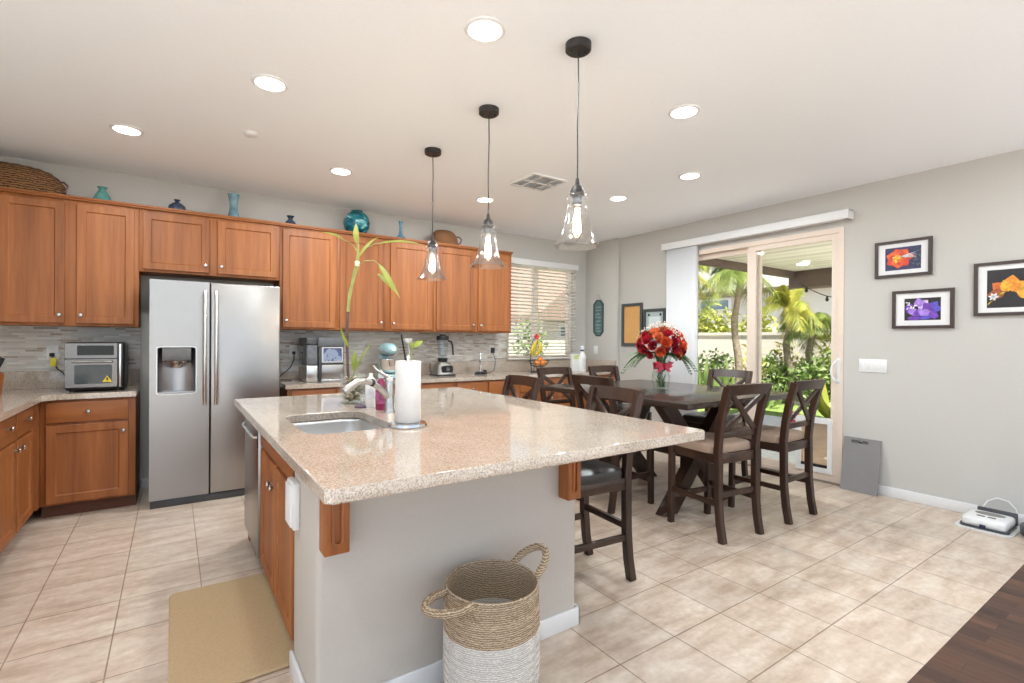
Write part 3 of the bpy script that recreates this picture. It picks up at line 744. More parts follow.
# unseen lamps without fixtures, added after the ceiling lights to brighten the room
LAMPS = [(c[0], c[1]) for c in CANS] + [(-0.9, 2.9), (-0.4, 0.4), (1.17, 0.2), (2.6, 0.2), (4.0, 0.4)]
for (x, y) in LAMPS:
    ld = bpy.data.lights.new('can_or_fill_lamp', 'AREA'); ld.shape = 'DISK'; ld.size = 0.13; ld.energy = CAN_W * (1.9 if y > 2.2 and x > 1.0 else 1.0); ld.color = (0.90, 0.97, 1.0)
    lo = bpy.data.objects.new('can_or_fill_lamp', ld); C.objects.link(lo); lo.location = (x, y, CEIL - 0.013)

PEND = [(1.592, 1.766, 'largest-looking glass bell pendant, the nearest of the three over the island'),
        (1.592, 2.568, 'glass bell pendant in the middle of the three over the island'),
        (1.595, 3.358, 'smallest-looking glass bell pendant, the farthest of the three over the island')]
p0 = None
for (x, y, lab) in PEND:
    if p0 is None:
        p0 = t = thing('pendant_light', lab, 'pendant light', (x, y, CEIL), 0, 'pendant lights over the island')
        cn = MB().lathe([(0.0, -0.036), (0.054, -0.036), (0.0615, -0.03), (0.0615, 0.0)], (x, y, CEIL), 28).build('ceiling_canopy', bronze, t)
        MB().lathe([(0.0, -0.045), (0.007, -0.043), (0.008, -0.036)], (x + 0.035, y - 0.015, CEIL), 8).lathe([(0.0, -0.045), (0.007, -0.043), (0.008, -0.036)], (x - 0.035, y + 0.015, CEIL), 8).build('screw', black_m, cn)
        MB().tube([(x, y, CEIL - 0.03), (x + 0.003, y, CEIL - 0.2), (x - 0.002, y, CEIL - 0.4), (x + 0.001, y, CEIL - 0.55), (x, y, 2.085)], 0.0036, 6).build('cord', bronze, t)
        MB().lathe([(0.0, 2.095), (0.008, 2.092), (0.012, 2.062), (0.024, 2.052), (0.034, 2.03), (0.036, 2.012), (0.024, 2.008), (0.02, 1.965), (0.0, 1.965)], (x, y, 0), 18).build('socket', bronze, t)
        MB().lathe([(0.034, 2.024), (0.046, 2.010), (0.051, 1.994), (0.047, 1.978), (0.043, 1.968), (0.048, 1.945), (0.054, 1.91), (0.060, 1.875), (0.068, 1.84), (0.080, 1.81), (0.097, 1.786), (0.108, 1.774), (0.111, 1.770), (0.108, 1.7685), (0.096, 1.781), (0.078, 1.806), (0.065, 1.838), (0.057, 1.875), (0.051, 1.91)], (x, y, 0), 36).build('glass_shade', shade_gl, t)
        bl = MB().lathe([(0.0, 1.800), (0.012, 1.805), (0.026, 1.825), (0.031, 1.855), (0.028, 1.89), (0.018, 1.93), (0.013, 1.965)], (x, y, 0), 20).build('bulb', glass('bulb_glass', (1.0, 0.93, 0.82), 1.45, 0.02), t)
        f = MB()
        for i in range(6):
            a = 2 * PI * i / 6; f.tube([(x + 0.006 * math.cos(a), y + 0.006 * math.sin(a), 1.95), (x + 0.014 * math.cos(a), y + 0.014 * math.sin(a), 1.89), (x + 0.016 * math.cos(a + .4), y + 0.016 * math.sin(a + .4), 1.835)], 0.0028, 6)
        f.build('filament', fil, bl)
    else:
        dup(p0, (x, y, CEIL), 0, lab)

t = thing('ceiling_vent', 'white square air vent with louvres in the ceiling', 'vent', (2.69, 3.49, CEIL))
vx0, vx1, vy0, vy1 = 2.50, 2.88, 3.315, 3.685
holes = []
cols = [(vx0 + 0.025, 2.605), (2.62, 2.76), (2.775, vx1 - 0.025)]; rows = [(vy0 + 0.025, 3.492), (3.508, vy1 - 0.025)]
for a, b_ in cols:
    for c_, d_ in rows: holes.append(rect(a, b_, c_, d_))
MB().plate(rect(vx0, vx1, vy0, vy1), holes, CEIL - 0.012, CEIL).build('vent_frame', white_m, t)
b = MB()
for (a, b_) in cols:
    for (c_, d_) in rows:
        k = 8
        for i in range(k):
            yy = c_ + (d_ - c_) * (i + 0.5) / k
            b.add([(a, yy - 0.009, CEIL - 0.010), (b_, yy - 0.009, CEIL - 0.010), (b_, yy + 0.006, CEIL - 0.002), (a, yy + 0.006, CEIL - 0.002)], [(0, 1, 2, 3)])
so2 = b.build('louvre', plain('vent_louvre', (0.42, 0.41, 0.40), 0.5), t)
sf = so2.modifiers.new('solid', 'SOLIDIFY'); sf.thickness = 0.001
tag(MB().lathe([(0.0, -0.022), (0.03, -0.022), (0.042, -0.014), (0.047, 0.0)], (0.438, 3.80, CEIL), 22).build('smoke_detector', white_pl), 'small round white detector on the ceiling between the left-hand lights', 'detector')

# ------------------------------------------------------------------ blinds
t = thing('window_blind', 'white horizontal slat blind covering the kitchen window', 'blind', (4.24, YW - 0.05, 2.36))
MB().box(3.60, 4.825, YW - 0.085, YW - 0.002, 2.325, 2.405, 0.006).build('valance', white_m, t)
b = MB(); zz = 2.31; ns = 27
for i in range(ns):
    z = 2.305 - i * (2.305 - 1.10) / (ns - 1)
    M = T(0, YW - 0.042, z) @ RX(-17)
    b.box(3.625, 4.805, -0.024, 0.024, -0.0012, 0.0012, 0, 1, M)
b.build('slats', blind_m, t)
MB().box(3.625, 4.805, YW - 0.066, YW - 0.018, 1.070, 1.088, 0.003).build('bottom_rail', blind_m, t)
for x in (3.80, 4.24, 4.68):
    MB().box(x - 0.002, x + 0.002, YW - 0.0725, YW - 0.070, 1.08, 2.33).build('ladder_cord', white_pl, t)
t = thing('vertical_blind', 'white vertical blind stacked at the left of the sliding door, under its long white valance', 'blind', (XW - 0.06, 2.96, 2.4))
MB().box(XW - 0.125, XW - 0.108, 1.955, 3.985, 2.432, 2.513, 0.004).box(XW - 0.11, XW - 0.001, 1.955, 1.968, 2.432, 2.513, 0.003).box(XW - 0.11, XW - 0.001, 3.972, 3.985, 2.432, 2.513, 0.003).box(XW - 0.11, XW - 0.001, 1.955, 3.985, 2.50, 2.513, 0.003).build('valance', white_m, t)
b = MB()
for i in range(15):
    y = 3.535 + i * 0.0262; xx = XW - 0.065
    sgn = 0.036
    pts = [(xx - 0.036, y + 0.022), (xx - 0.012, y + 0.003), (xx + 0.012, y - 0.004), (xx + 0.036, y - 0.006)]
    n_ = len(pts)
    b.add([(p[0], p[1], 0.05) for p in pts] + [(p[0], p[1], 2.437) for p in pts], [(j, j + 1, n_ + j + 1, n_ + j) for j in range(n_ - 1)])
so3 = b.build('vanes', plain('vane_vinyl', (0.70, 0.70, 0.71), 0.5, var=0.01), t); sf = so3.modifiers.new('solid', 'SOLIDIFY'); sf.thickness = 0.0015
MB().box(XW - 0.10, XW - 0.03, 2.02, 3.975, 2.436, 2.47).build('headrail', white_m, t)

# ------------------------------------------------------------------ right wall: pictures, switch, cork board, plaque
frame_m = plain('picture_frame', (0.045, 0.028, 0.024), 0.35)
def wall_frame(name, label, cat, y0, y1, z0, z1, fw, art, mat_w, x=XW, group=None, fm=None, matm=None):
    t = thing(name, label, cat, (x, (y0 + y1) / 2, (z0 + z1) / 2), 0, group)
    MB().plate(rect(y0, y1, z0, z1), [rect(y0 + fw, y1 - fw, z0 + fw, z1 - fw)], x - 0.024, x - 0.002, M_YZ).build('frame', fm or frame_m, t)
    if mat_w: MB().plate(rect(y0 + fw - .002, y1 - fw + .002, z0 + fw - .002, z1 - fw + .002), [rect(y0 + mat_w, y1 - mat_w, z0 + mat_w * .82, z1 - mat_w * .82)], x - 0.012, x - 0.006, M_YZ).build('mount', matm or white_m, t)
    m_ = mat_w or fw
    art(t, y0 + m_ - 0.003, y1 - m_ + 0.003, z0 + (m_ * .82 if mat_w else fw) - 0.003, z1 - (m_ * .82 if mat_w else fw) + 0.003, x - 0.0075)
    return t
def petal(b, cy, cz, ang, L, W, x, n=9):
    """flat petal in the wall plane; y runs to the left in the picture"""
    ca, sa = math.cos(ang), math.sin(ang); pts = []
    for i in range(n + 1):
        u = i / n; pts.append((L * u, W * math.sin(PI * u ** 0.75)))
    for i in range(n - 1, 0, -1):
        u = i / n; pts.append((L * u, -W * math.sin(PI * u ** 0.75)))
    b.add([(x, cy - (p * ca - q * sa), cz + p * sa + q * ca) for p, q in pts], [tuple(range(len(pts)))])
def clipart(b, y0, y1, z0, z1):
    b.v = [(v[0], min(max(v[1], y0), y1), min(max(v[2], z0), z1)) for v in b.v]; return b
P_ = lambda n, c: plain(n, c, 0.3, var=0.3, scale=40)
pc = dict(dark=P_('print_dark', (0.012, 0.010, 0.014)), navy=P_('print_navy', (0.03, 0.03, 0.10)), red=P_('print_red', (0.62, 0.06, 0.02)), org=P_('print_orange', (0.80, 0.26, 0.02)), org2=P_('print_amber', (0.75, 0.36, 0.03)), yel=P_('print_yellow', (0.85, 0.55, 0.06)), pur=P_('print_purple', (0.16, 0.05, 0.42)), vio=P_('print_violet', (0.34, 0.20, 0.62)), lil=P_('print_lilac', (0.62, 0.50, 0.80)), gre=P_('print_green', (0.10, 0.22, 0.05)), whi=P_('print_white', (0.8, 0.78, 0.8)), brn=P_('print_brown', (0.30, 0.07, 0.015)))
def backing(t, y0, y1, z0, z1, x, m):
    MB().box(x, XW - 0.003, y0, y1, z0, z1).build('print', m, t)
def art_poppy(t, y0, y1, z0, z1, x):
    backing(t, y0, y1, z0, z1, x, pc['navy'])
    w_, h_ = y1 - y0, z1 - z0; cy, cz = y0 + w_ * .60, z0 + h_ * .52
    b = MB()
    for k, (a, L, W) in enumerate([(0.1, .42, .16), (0.9, .36, .2), (1.9, .34, .2), (2.8, .38, .2), (3.6, .38, .2), (4.6, .34, .2), (5.5, .36, .18)]):
        b.mat(k % 2); petal(b, cy, cz, a, L * w_, W * w_, x - 0.0004 - 0.0002 * k)
    clipart(b, y0, y1, z0, z1).build('flower', [pc['red'], P_('print_scarlet', (0.75, 0.12, 0.03))], t)
    b = MB()
    for k in range(7): b.mat(k % 2); petal(b, cy + w_ * .06, cz - h_ * .02, k * .9, .15 * w_, .055 * w_, x - 0.0022 - 0.0002 * k)
    b.mat(2)
    for k in range(4): petal(b, cy, cz + h_ * .05, -0.1 + k * .12, .5 * w_, .012 * w_, x - 0.004)
    b.mat(3)
    for k in range(14): petal(b, y0 + w_ * random.uniform(.02, .24), z0 + h_ * random.uniform(.1, .9), random.uniform(0, 6), .05 * w_, .012 * w_, x - 0.0036)
    clipart(b, y0, y1, z0, z1).build('flower_heart', [pc['org'], pc['yel'], pc['whi'], pc['gre']], t)
def art_violet(t, y0, y1, z0, z1, x):
    backing(t, y0, y1, z0, z1, x, pc['dark'])
    w_, h_ = y1 - y0, z1 - z0; b = MB()
    for k, (fy, fz, a, L, W, c) in enumerate([(.80, .75, 4.4, .35, .12, 0), (.85, .55, 5.4, .35, .12, 1), (.75, .3, 0.2, .4, .12, 0), (.55, .25, 1.2, .42, .13, 1), (.60, .55, .8, .36, .16, 2), (.55, .6, 1.8, .3, .15, 1), (.5, .5, -.4, .36, .15, 0), (.28, .5, 0.9, .3, .13, 3), (.3, .45, 2.1, .3, .14, 0), (.28, .4, 3.6, .3, .13, 1), (.25, .42, 5.0, .3, .12, 0), (.22, .5, 0.0, .26, .1, 3), (.15, .3, 4.5, .2, .1, 0), (.62, .1, .1, .45, .06, 3), (.9, .1, 0, .4, .08, 0)]):
        b.mat(c); petal(b, y0 + w_ * fy, z0 + h_ * fz, a, L * w_, W * w_, x - 0.0004 - 0.0002 * k)
    b.mat(4)
    for k in range(9): petal(b, y0 + w_ * random.uniform(.7, .9), z0 + h_ * random.uniform(.5, .8), random.uniform(0, 6), .10 * w_, .02 * w_, x - 0.0045)
    clipart(b, y0, y1, z0, z1).build('flower', [pc['pur'], pc['vio'], pc['lil'], P_('print_blue', (0.10, 0.08, 0.50)), pc['whi']], t)
def art_orange(t, y0, y1, z0, z1, x):
    backing(t, y0, y1, z0, z1, x, pc['dark'])
    w_, h_ = y1 - y0, z1 - z0; b = MB()
    for k, (fy, fz, a, L, W, c) in enumerate([(.52, .45, 1.45, .42, .19, 0), (.45, .42, .5, .45, .19, 1), (.40, .40, -.1, .40, .17, 1), (.6, .42, 2.4, .38, .16, 2), (.62, .4, 3.3, .38, .14, 3), (.55, .42, 1.9, .34, .13, 1), (.5, .42, .9, .3, .1, 0)]):
        b.mat(c); petal(b, y0 + w_ * fy, z0 + h_ * fz, a, L * w_, W * w_, x - 0.0004 - 0.0002 * k)
    b.mat(4)
    for k in range(4): petal(b, y0 + w_ * (.60 + .02 * k), z0 + h_ * .42, 3.85 + .05 * k, .5 * w_, .012 * w_, x - 0.003)
    b.mat(5)
    for k in range(6): petal(b, y0 + w_ * .85, z0 + h_ * .3, k, .12 * w_, .03 * w_, x - 0.0034)
    clipart(b, y0, y1, z0, z1).build('flower', [pc['org'], pc['org2'], P_('print_rust', (0.6, 0.13, 0.02)), pc['brn'], pc['yel'], pc['whi']], t)
GP = 'framed flower photographs on the right wall'
wall_frame('framed_picture', 'framed red and orange poppy photograph, upper left of the three', 'picture', 1.393, 1.785, 1.877, 2.187, 0.024, art_poppy, 0.072, group=GP)
wall_frame('framed_picture', 'framed purple flower photograph, the lowest of the three', 'picture', 1.254, 1.657, 1.44, 1.757, 0.024, art_violet, 0.082, group=GP)
wall_frame('framed_picture', 'framed orange flower photograph on black, cut by the right photo edge', 'picture', 0.735, 1.14, 1.527, 1.928, 0.024, art_orange, 0.072, group=GP)
grey_fr = plain('charcoal_frame', (0.055, 0.065, 0.065), 0.4)
cork = plain('cork', (0.66, 0.36, 0.13), 0.9, var=0.25, scale=120, bmp=0.3)
def art_cork(t, y0, y1, z0, z1, x):
    MB().box(x, XW - 0.003, y0, y1, z0, z1).build('cork_panel', cork, t)
    b = MB()
    for k in range(5): b.ball((x - 0.003, random.uniform(y0 + .05, y1 - .05), random.uniform(z0 + .1, z1 - .06)), 0.005, 8)
    b.build('push_pin', plain('brass_pin', (0.5, 0.3, 0.08), 0.3, 0.8), t)
wall_frame('cork_board', 'cork board in a charcoal frame behind the flowers', 'cork board', 4.365, 4.722, 1.255, 1.825, 0.038, art_cork, 0, fm=grey_fr)
def art_cert(t, y0, y1, z0, z1, x):
    MB().box(x, XW - 0.003, y0, y1, z0, z1).build('mount', plain('certificate_mount', (0.40, 0.47, 0.47), 0.5, var=0.05), t)
    b = MB().box(x - 0.002, x, y0 + .05, y1 - .05, z0 + .06, z1 - .07)
    b.build('certificate', plain('certificate_paper', (0.62, 0.68, 0.68), 0.5, var=0.04), t)
    b = MB()
    for yy in (y0 + .05, y1 - .05): b.cyl((x - 0.004, yy, z1 - 0.045), (x, yy, z1 - 0.045), 0.016, n=10)
    b.build('corner_stud', black_m, t)
wall_frame('framed_certificate', 'pale certificate in a charcoal frame, half hidden by the flowers', 'picture', 4.00, 4.345, 1.30, 1.735, 0.034, art_cert, 0, fm=grey_fr)
# hanging plaque on the bump-out wall
px = XW - 0.06
t = thing('wall_plaque', 'narrow dark teal chalk-lettered plaque hanging in the far corner', 'plaque', (px, 5.11, 1.65))
y0, y1, z0, z1 = 5.02, 5.215, 1.385, 1.905; ch_ = 0.06
oct_ = [(y0 + ch_, z0), (y1 - ch_, z0), (y1, z0 + ch_), (y1, z1 - ch_), (y1 - ch_, z1), (y0 + ch_, z1), (y0, z1 - ch_), (y0, z0 + ch_)]
k_ = 0.02
oin = [(y0 + ch_ + .008, z0 + k_), (y1 - ch_ - .008, z0 + k_), (y1 - k_, z0 + ch_ + .008), (y1 - k_, z1 - ch_ - .008), (y1 - ch_ - .008, z1 - k_), (y0 + ch_ + .008, z1 - k_), (y0 + k_, z1 - ch_ - .008), (y0 + k_, z0 + ch_ + .008)]
MB().plate(oct_, [oin], px - 0.016, px - 0.001, M_YZ).build('frame', plain('plaque_frame', (0.035, 0.06, 0.065), 0.5), t)
MB().prism(oin, px - 0.009, px - 0.002, M_YZ).build('board', plain('plaque_teal', (0.09, 0.17, 0.17), 0.6, var=0.25, scale=14), t)
b = MB()
random.seed(3)
for zz, wd in ((1.80, .085), (1.755, .10), (1.70, .06), (1.655, .10), (1.60, .085), (1.545, .10), (1.50, .055), (1.46, .07)):
    yy = 5.1175 + wd / 2
    while yy > 5.1175 - wd / 2:
        ww = random.uniform(.006, .011); hh = random.uniform(.018, .030)
        b.tube([(px - 0.0095, yy, zz - hh / 2), (px - 0.0095, yy - ww * .4, zz + hh / 2), (px - 0.0095, yy - ww, zz - hh * .1)], 0.0016, 5); yy -= ww + .006
b.build('lettering', plain('chalk', (0.45, 0.52, 0.50), 0.8), t)
MB().tube([(px - 0.006, 5.07, 1.905), (px - 0.006, 5.117, 1.985), (px - 0.006, 5.165, 1.905)], 0.002, 5).build('cord', plain('twine', (0.5, 0.45, 0.38), 0.9), t)
def outlet_plate(name, label, cat, c, wd, hh, face, n_rock=0, sockets=0, group=None):
    t = thing(name, label, cat, c, 0, group)
    def bx(a0, a1, z0, z1, d0, d1, bev, nm, m):
        b = MB()
        if face == '-X': b.box(c[0] - d1, c[0] - d0, c[1] + a0, c[1] + a1, c[2] + z0, c[2] + z1, bev)
        else: b.box(c[0] + a0, c[0] + a1, c[1] - d1, c[1] - d0, c[2] + z0, c[2] + z1, bev)
        return b.build(nm, m, t)
    bx(-wd / 2, wd / 2, -hh / 2, hh / 2, 0.0005, 0.006, 0.002, 'plate', white_pl)
    for i in range(n_rock):
        a = -wd / 2 + wd * (i + .5) / n_rock
        bx(a - 0.016, a + 0.016, -0.032, 0.032, 0.005, 0.0095, 0.002, 'rocker', white_pl)
    for i in range(sockets):
        z = (i - (sockets - 1) / 2) * 0.038
        bx(-0.017, 0.017, z - 0.014, z + 0.014, 0.005, 0.0075, 0.002, 'socket', plain('socket_ivory', (0.72, 0.71, 0.69), 0.35, var=0.01) if 'socket_ivory' not in MATS else MATS['socket_ivory'])
    return t
outlet_plate('light_switch', 'white four-gang light switch plate below the flower pictures', 'switch', (XW, 1.80, 1.117), 0.208, 0.115, '-X', 4)
outlet_plate('wall_outlet', 'white blank outlet plate on the corner wall below the plaque', 'outlet', (px, 5.17, 1.19), 0.075, 0.118, '-X', 1)
outlet_plate('wall_outlet', 'white outlet in the mosaic left of the oven, with a yellow-tagged plug', 'outlet', (-0.81, YW - 0.012, 1.20), 0.075, 0.118, '-Y', 0, 2)
outlet_plate('wall_outlet', 'white outlet in the mosaic between fridge and ice maker', 'outlet', (1.014, YW - 0.012, 1.20), 0.075, 0.118, '-Y', 0, 2)
outlet_plate('wall_outlet', 'white outlet in the mosaic above the chrome stick frother', 'outlet', (3.40, YW - 0.012, 1.20), 0.075, 0.118, '-Y', 0, 2)

# ------------------------------------------------------------------ on top of the wall cabinets
TOPZ = UT + 0.028
def lathe_thing(name, label, cat, c, prof, mats, part='body', n=24, **k):
    t = thing(name, label, cat, c, 0, k.get('group')); MB().lathe(prof, c, n).build(part, mats, t); return t
teal = plain('teal_glass', (0.10, 0.28, 0.26), 0.2, var=0.15)
tealb = plain('pale_blue_glass', (0.16, 0.29, 0.34), 0.15, var=0.3, scale=14)
inkb = plain('ink_glass', (0.035, 0.05, 0.09), 0.15)
def woven_dome(name, label, c, rx, ry, h, m, handle_dx):
    t = thing(name, label, 'basket', c)
    b = MB(); n = 44; prof = []
    for i in range(13):
        a = PI / 2 * i / 12; prof.append((math.cos(a) ** 0.62, math.sin(a) ** 0.85))
    vs = []; fs = []
    for i, (r, z) in enumerate(prof):
        for j in range(n):
            a = 2 * PI * j / n; wob = 1 + 0.014 * math.sin(j * 11 + i * 2.6)
            vs.append((c[0] + rx * r * wob * math.cos(a), c[1] + ry * r * wob * math.sin(a), c[2] + h * z * wob))
    for i in range(len(prof) - 1):
        o = i * n; fs += [(o + j, o + (j + 1) % n, o + n + (j + 1) % n, o + n + j) for j in range(n)]
    fs.append(tuple(range(n)))
    b.add(vs, fs).build('body', m, t)
    x = c[0] + handle_dx
    MB().tube([(x - .01, c[1] - .05, c[2] + .03), (x + .025, c[1] - .05, c[2] + .05), (x + .04, c[1] - .045, c[2] + .095), (x + .015, c[1] - .04, c[2] + .12), (x - .02, c[1] - .035, c[2] + .12)], 0.008, 8).build('handle', plain(name + '_handle', (0.10, 0.05, 0.03), 0.3), t)
    return t
woven_dome('wicker_basket', 'large dark woven basket on top of the cabinets at the far left', (-1.03, 5.20, TOPZ), 0.33, 0.13, 0.215, wick_m, 0.30)
woven_dome('wicker_basket', 'brown wicker basket on the cabinet top behind the farthest pendant', (2.62, 5.20, TOPZ), 0.175, 0.12, 0.185, wick2_m, 0.165)
t = lathe_thing('glass_jar', 'squat teal glass jar on the cabinet top, nearest the dark woven basket', 'jar', (-0.483, 5.20, TOPZ), [(0.0, 0.0), (0.066, 0.0), (0.07, 0.012), (0.052, 0.06), (0.026, 0.105), (0.022, 0.118), (0.036, 0.135), (0.030, 0.136), (0.018, 0.118), (0.0, 0.11)], teal)
t = lathe_thing('bottle', 'small dark blue round bottle above the fridge, left of the tall vase', 'bottle', (0.025, 5.20, TOPZ), [(0.0, 0.0), (0.055, 0.0), (0.068, 0.03), (0.062, 0.06), (0.035, 0.085), (0.016, 0.094), (0.014, 0.102), (0.026, 0.112), (0.024, 0.116), (0.0, 0.112)], inkb)
t = lathe_thing('vase', 'tall pale blue waisted vase on the cabinet top above the fridge', 'vase', (0.460, 5.20, TOPZ), [(0.0, 0.0), (0.05, 0.0), (0.05, 0.02), (0.040, 0.07), (0.033, 0.12), (0.036, 0.17), (0.046, 0.222), (0.048, 0.238), (0.043, 0.236), (0.030, 0.15), (0.0, 0.10)], tealb)
t = lathe_thing('bottle', 'small dark flared bottle on the cabinet top, just right of the fridge', 'bottle', (0.948, 5.20, TOPZ), [(0.0, 0.0), (0.058, 0.0), (0.062, 0.016), (0.045, 0.05), (0.022, 0.072), (0.020, 0.085), (0.036, 0.108), (0.033, 0.11), (0.015, 0.086), (0.0, 0.08)], inkb)
# swirled glass ball
m, tt, bb_ = _new('swirl_glass'); setp(bb_, (0.02, 0.15, 0.2), 0.08)
n1 = noise(tt, coords(tt, (1, 1, 1.6)), 7, 4); n1.inputs['Distortion'].default_value = 1.6
rp = ramp(tt, n1.outputs['Fac'], [(0.3, (0.005, 0.02, 0.05)), (0.45, (0.01, 0.12, 0.16)), (0.56, (0.04, 0.30, 0.34)), (0.68, (0.50, 0.66, 0.68))])
tt.links.new(rp.outputs[0], bb_.inputs['Base Color'])
t = thing('glass_ball_vase', 'big round swirled teal and navy glass vase on the cabinet top', 'vase', (1.60, 5.19, TOPZ))
vs = []; b = MB().lathe([(0.0, 0.0), (0.05, 0.0), (0.09, 0.022), (0.125, 0.07), (0.135, 0.125), (0.122, 0.18), (0.088, 0.222), (0.058, 0.24), (0.062, 0.252), (0.05, 0.25), (0.045, 0.238), (0.0, 0.225)], (1.60, 5.19, TOPZ), 36)
b.v = [(v[0] + 0.008 * math.sin(9 * (v[2] - TOPZ) + 3 * v[1]), v[1], v[2] + 0.006 * math.sin(12 * v[0])) for v in b.v]
b.build('body', m, t)
lathe_thing('bottle', 'slender blue-necked decanter on the cabinet top, right of the glass ball', 'bottle', (2.085, 5.20, TOPZ), [(0.0, 0.0), (0.055, 0.0), (0.075, 0.012), (0.062, 0.03), (0.03, 0.055), (0.016, 0.085), (0.013, 0.17), (0.024, 0.215), (0.021, 0.216), (0.01, 0.17), (0.0, 0.1)], plain('blue_glass', (0.10, 0.24, 0.34), 0.12, var=0.3))

# ------------------------------------------------------------------ on the wall counters
# air fryer oven
ax0, ax1, ay0, ay1, az = -0.672, -0.315, 4.87, 5.25, CT
t = thing('air_fryer_oven', 'black and steel air fryer oven on the left counter', 'oven', ((ax0 + ax1) / 2, 5.05, az))
MB().box(ax0, ax1, ay0 + 0.02, ay1, az + 0.012, az + 0.375, 0.018, 3).build('body', black_m, t)
b = MB()
for x in (ax0 + .04, ax1 - .04):
    for y in (ay0 + .05, ay1 - .05): MB().cyl((x, y, az), (x, y, az + .014), .014, n=10).build('foot', black_m, t)
MB().plate(rrect(ax0 + .006, ax1 - .045, az + .255, az + .368, .008, 3), [], ay0 + .004, ay0 + .021, M_XZ).build('fascia', steel('oven_steel', (0.19, 0.18, 0.172), 0.25), t)
MB().plate(rrect(ax0 + .075, ax1 - .065, az + .278, az + .352, .006, 3), [], ay0 + .001, ay0 + .005, M_XZ).build('control_panel', black_gl, t)
d = MB().plate(rrect(ax0 + .006, ax1 - .045, az + .035, az + .248, .008, 3), [rrect(ax0 + .06, ax1 - .075, az + .062, az + .205, .01, 3)], ay0 + .002, ay0 + .021, M_XZ).build('door', MATS['oven_steel'], t)
MB().box(ax0 + .058, ax1 - .073, ay0 + .008, ay0 + .012, az + .06, az + .207).build('window', plain('oven_glass', (0.02, 0.03, 0.032), 0.06), d)
MB().tube([(ax0 + .05, ay0 + .004, az + .228), (ax0 + .05, ay0 - .022, az + .228), (ax1 - .075, ay0 - .022, az + .228), (ax1 - .075, ay0 + .004, az + .228)], .008, 8).build('handle', steel_m, d)
tri = MB(); tx, tz = ax1 - .105, az + .072
tri.prism([(tx - .03, tz), (tx + .03, tz), (tx, tz + .05)], ay0 + .004, ay0 + .008, M_XZ)
so4 = tri.build('warning_sticker', plain('sticker_yellow', (0.85, 0.62, 0.02), 0.4), d)
MB().prism([(tx - .004, tz + .010), (tx + .004, tz + .010), (tx + .006, tz + .034), (tx - .006, tz + .034)], ay0 + .0032, ay0 + .0042, M_XZ).build('warning_mark', black_m, d)
MB().box(ax1 - .036, ax1 - .02, ay0 + .012, ay0 + .021, az + .03, az + .365, .003).build('side_strip', steel_v, t)
t = thing('power_cord', 'black cord with yellow tag running from the mosaic outlet to the oven', 'cord', (-0.78, 5.3, 1.1))
MB().box(-0.826, -0.796, YW - 0.045, YW - 0.019, 1.165, 1.195, .005).build('plug', black_m, t)
MB().tube([(-0.81, YW - .045, 1.18), (-0.80, YW - .065, 1.14), (-0.775, YW - .075, 1.07), (-0.735, YW - .075, 1.03), (-0.72, YW - .09, 1.0), (-0.715, YW - .11, .985), (-0.66, YW - .135, .99)], .0045, 6).build('cable', black_m, t)
MB().box(-0.815, -0.778, YW - .078, YW - .074, 1.085, 1.155, .001, M=T(0, 0, 0)).build('tag', plain('tag_yellow', (0.80, 0.68, 0.05), 0.5), t)
# knife block
t = thing('knife_block', 'wooden knife block with black-handled knives at the left photo edge', 'knife block', (-1.085, 4.86, CT))
Mk = T(-1.085, 4.86, CT) @ RZ(55)
b = MB().prism([(-.06, 0), (.07, 0), (.09, .15), (-.03, .22)], -.05, .05, Mk @ M_XZ); b.build('block', cab_w, t)
b = MB()
for i in range(3):
    for j in range(3):
        p = Mk @ Vector((-.02 + .032 * j, -.032 + .032 * i, .205 - .018 * j)); q = Mk @ Vector((.03 + .032 * j, -.032 + .032 * i, .30 - .018 * j))
        m_ = MB().beam(p, q, .018, .026, .004)
        kn = m_.build('knife_handle', black_m, t)
        MB().ball(tuple(q), .009, 8).build('rivet_cap', chrome, kn)
# nugget ice maker
t = thing('ice_maker', 'black and steel countertop ice maker with a lit window of ice', 'ice maker', (1.22, 5.1, CT))
ix0, ix1, iy0, iy1 = 1.045, 1.392, 4.90, 5.30; z = CT
MB().box(ix0 + .11, ix1, iy0 + .02, iy1, z, z + .425, .008).build('body', dgrey_m, t)
MB().box(ix0 + .10, ix1 + .002, iy0 + .004, iy1, z + .335, z + .428, .010, 3).build('lid', plain('ice_lid', (0.10, 0.105, 0.115), 0.3), t)
MB().box(ix0, ix0 + .108, iy0 + .03, iy1 - .03, z, z + .16, .01, 3).build('tank_base', steel_v, t)
MB().box(ix0 + .003, ix0 + .105, iy0 + .033, iy1 - .033, z + .16, z + .355, .01, 3).build('water_tank', plain('smoked_tank', (0.13, 0.135, 0.145), 0.12, var=0.2), t)
MB().box(ix0, ix0 + .108, iy0 + .03, iy1 - .03, z + .355, z + .425, .01, 3).build('tank_cap', dgrey_m, t)
MB().plate(rrect(ix0 + .135, ix1 - .012, z + .185, z + .335, .008, 3), [rrect(ix0 + .15, ix1 - .024, z + .20, z + .325, .008, 3)], iy0 + .008, iy0 + .022, M_XZ).build('window_bezel', nickel, t)
b = MB(); random.seed(5)
MB().box(ix0 + .146, ix1 - .02, iy0 + .017, iy0 + .021, z + .195, z + .33).build('window_back', plain('ice_chamber', (0.08, 0.10, 0.22), 0.3), t)
for i in range(170):
    u = random.uniform(0, 1); x = ix0 + .158 + u * (ix1 - ix0 - .19); zz = z + .203 + random.random() * .112 * (0.25 + 0.75 * min(1, math.sin(PI * min(1, u * .9 + .12)) * 1.1))
    b.ball((x, iy0 + .016, zz), (.010, .004, .008), 8)
b.build('ice', emit('lit_ice', (0.66, 0.76, 1.0), 0.42), t)
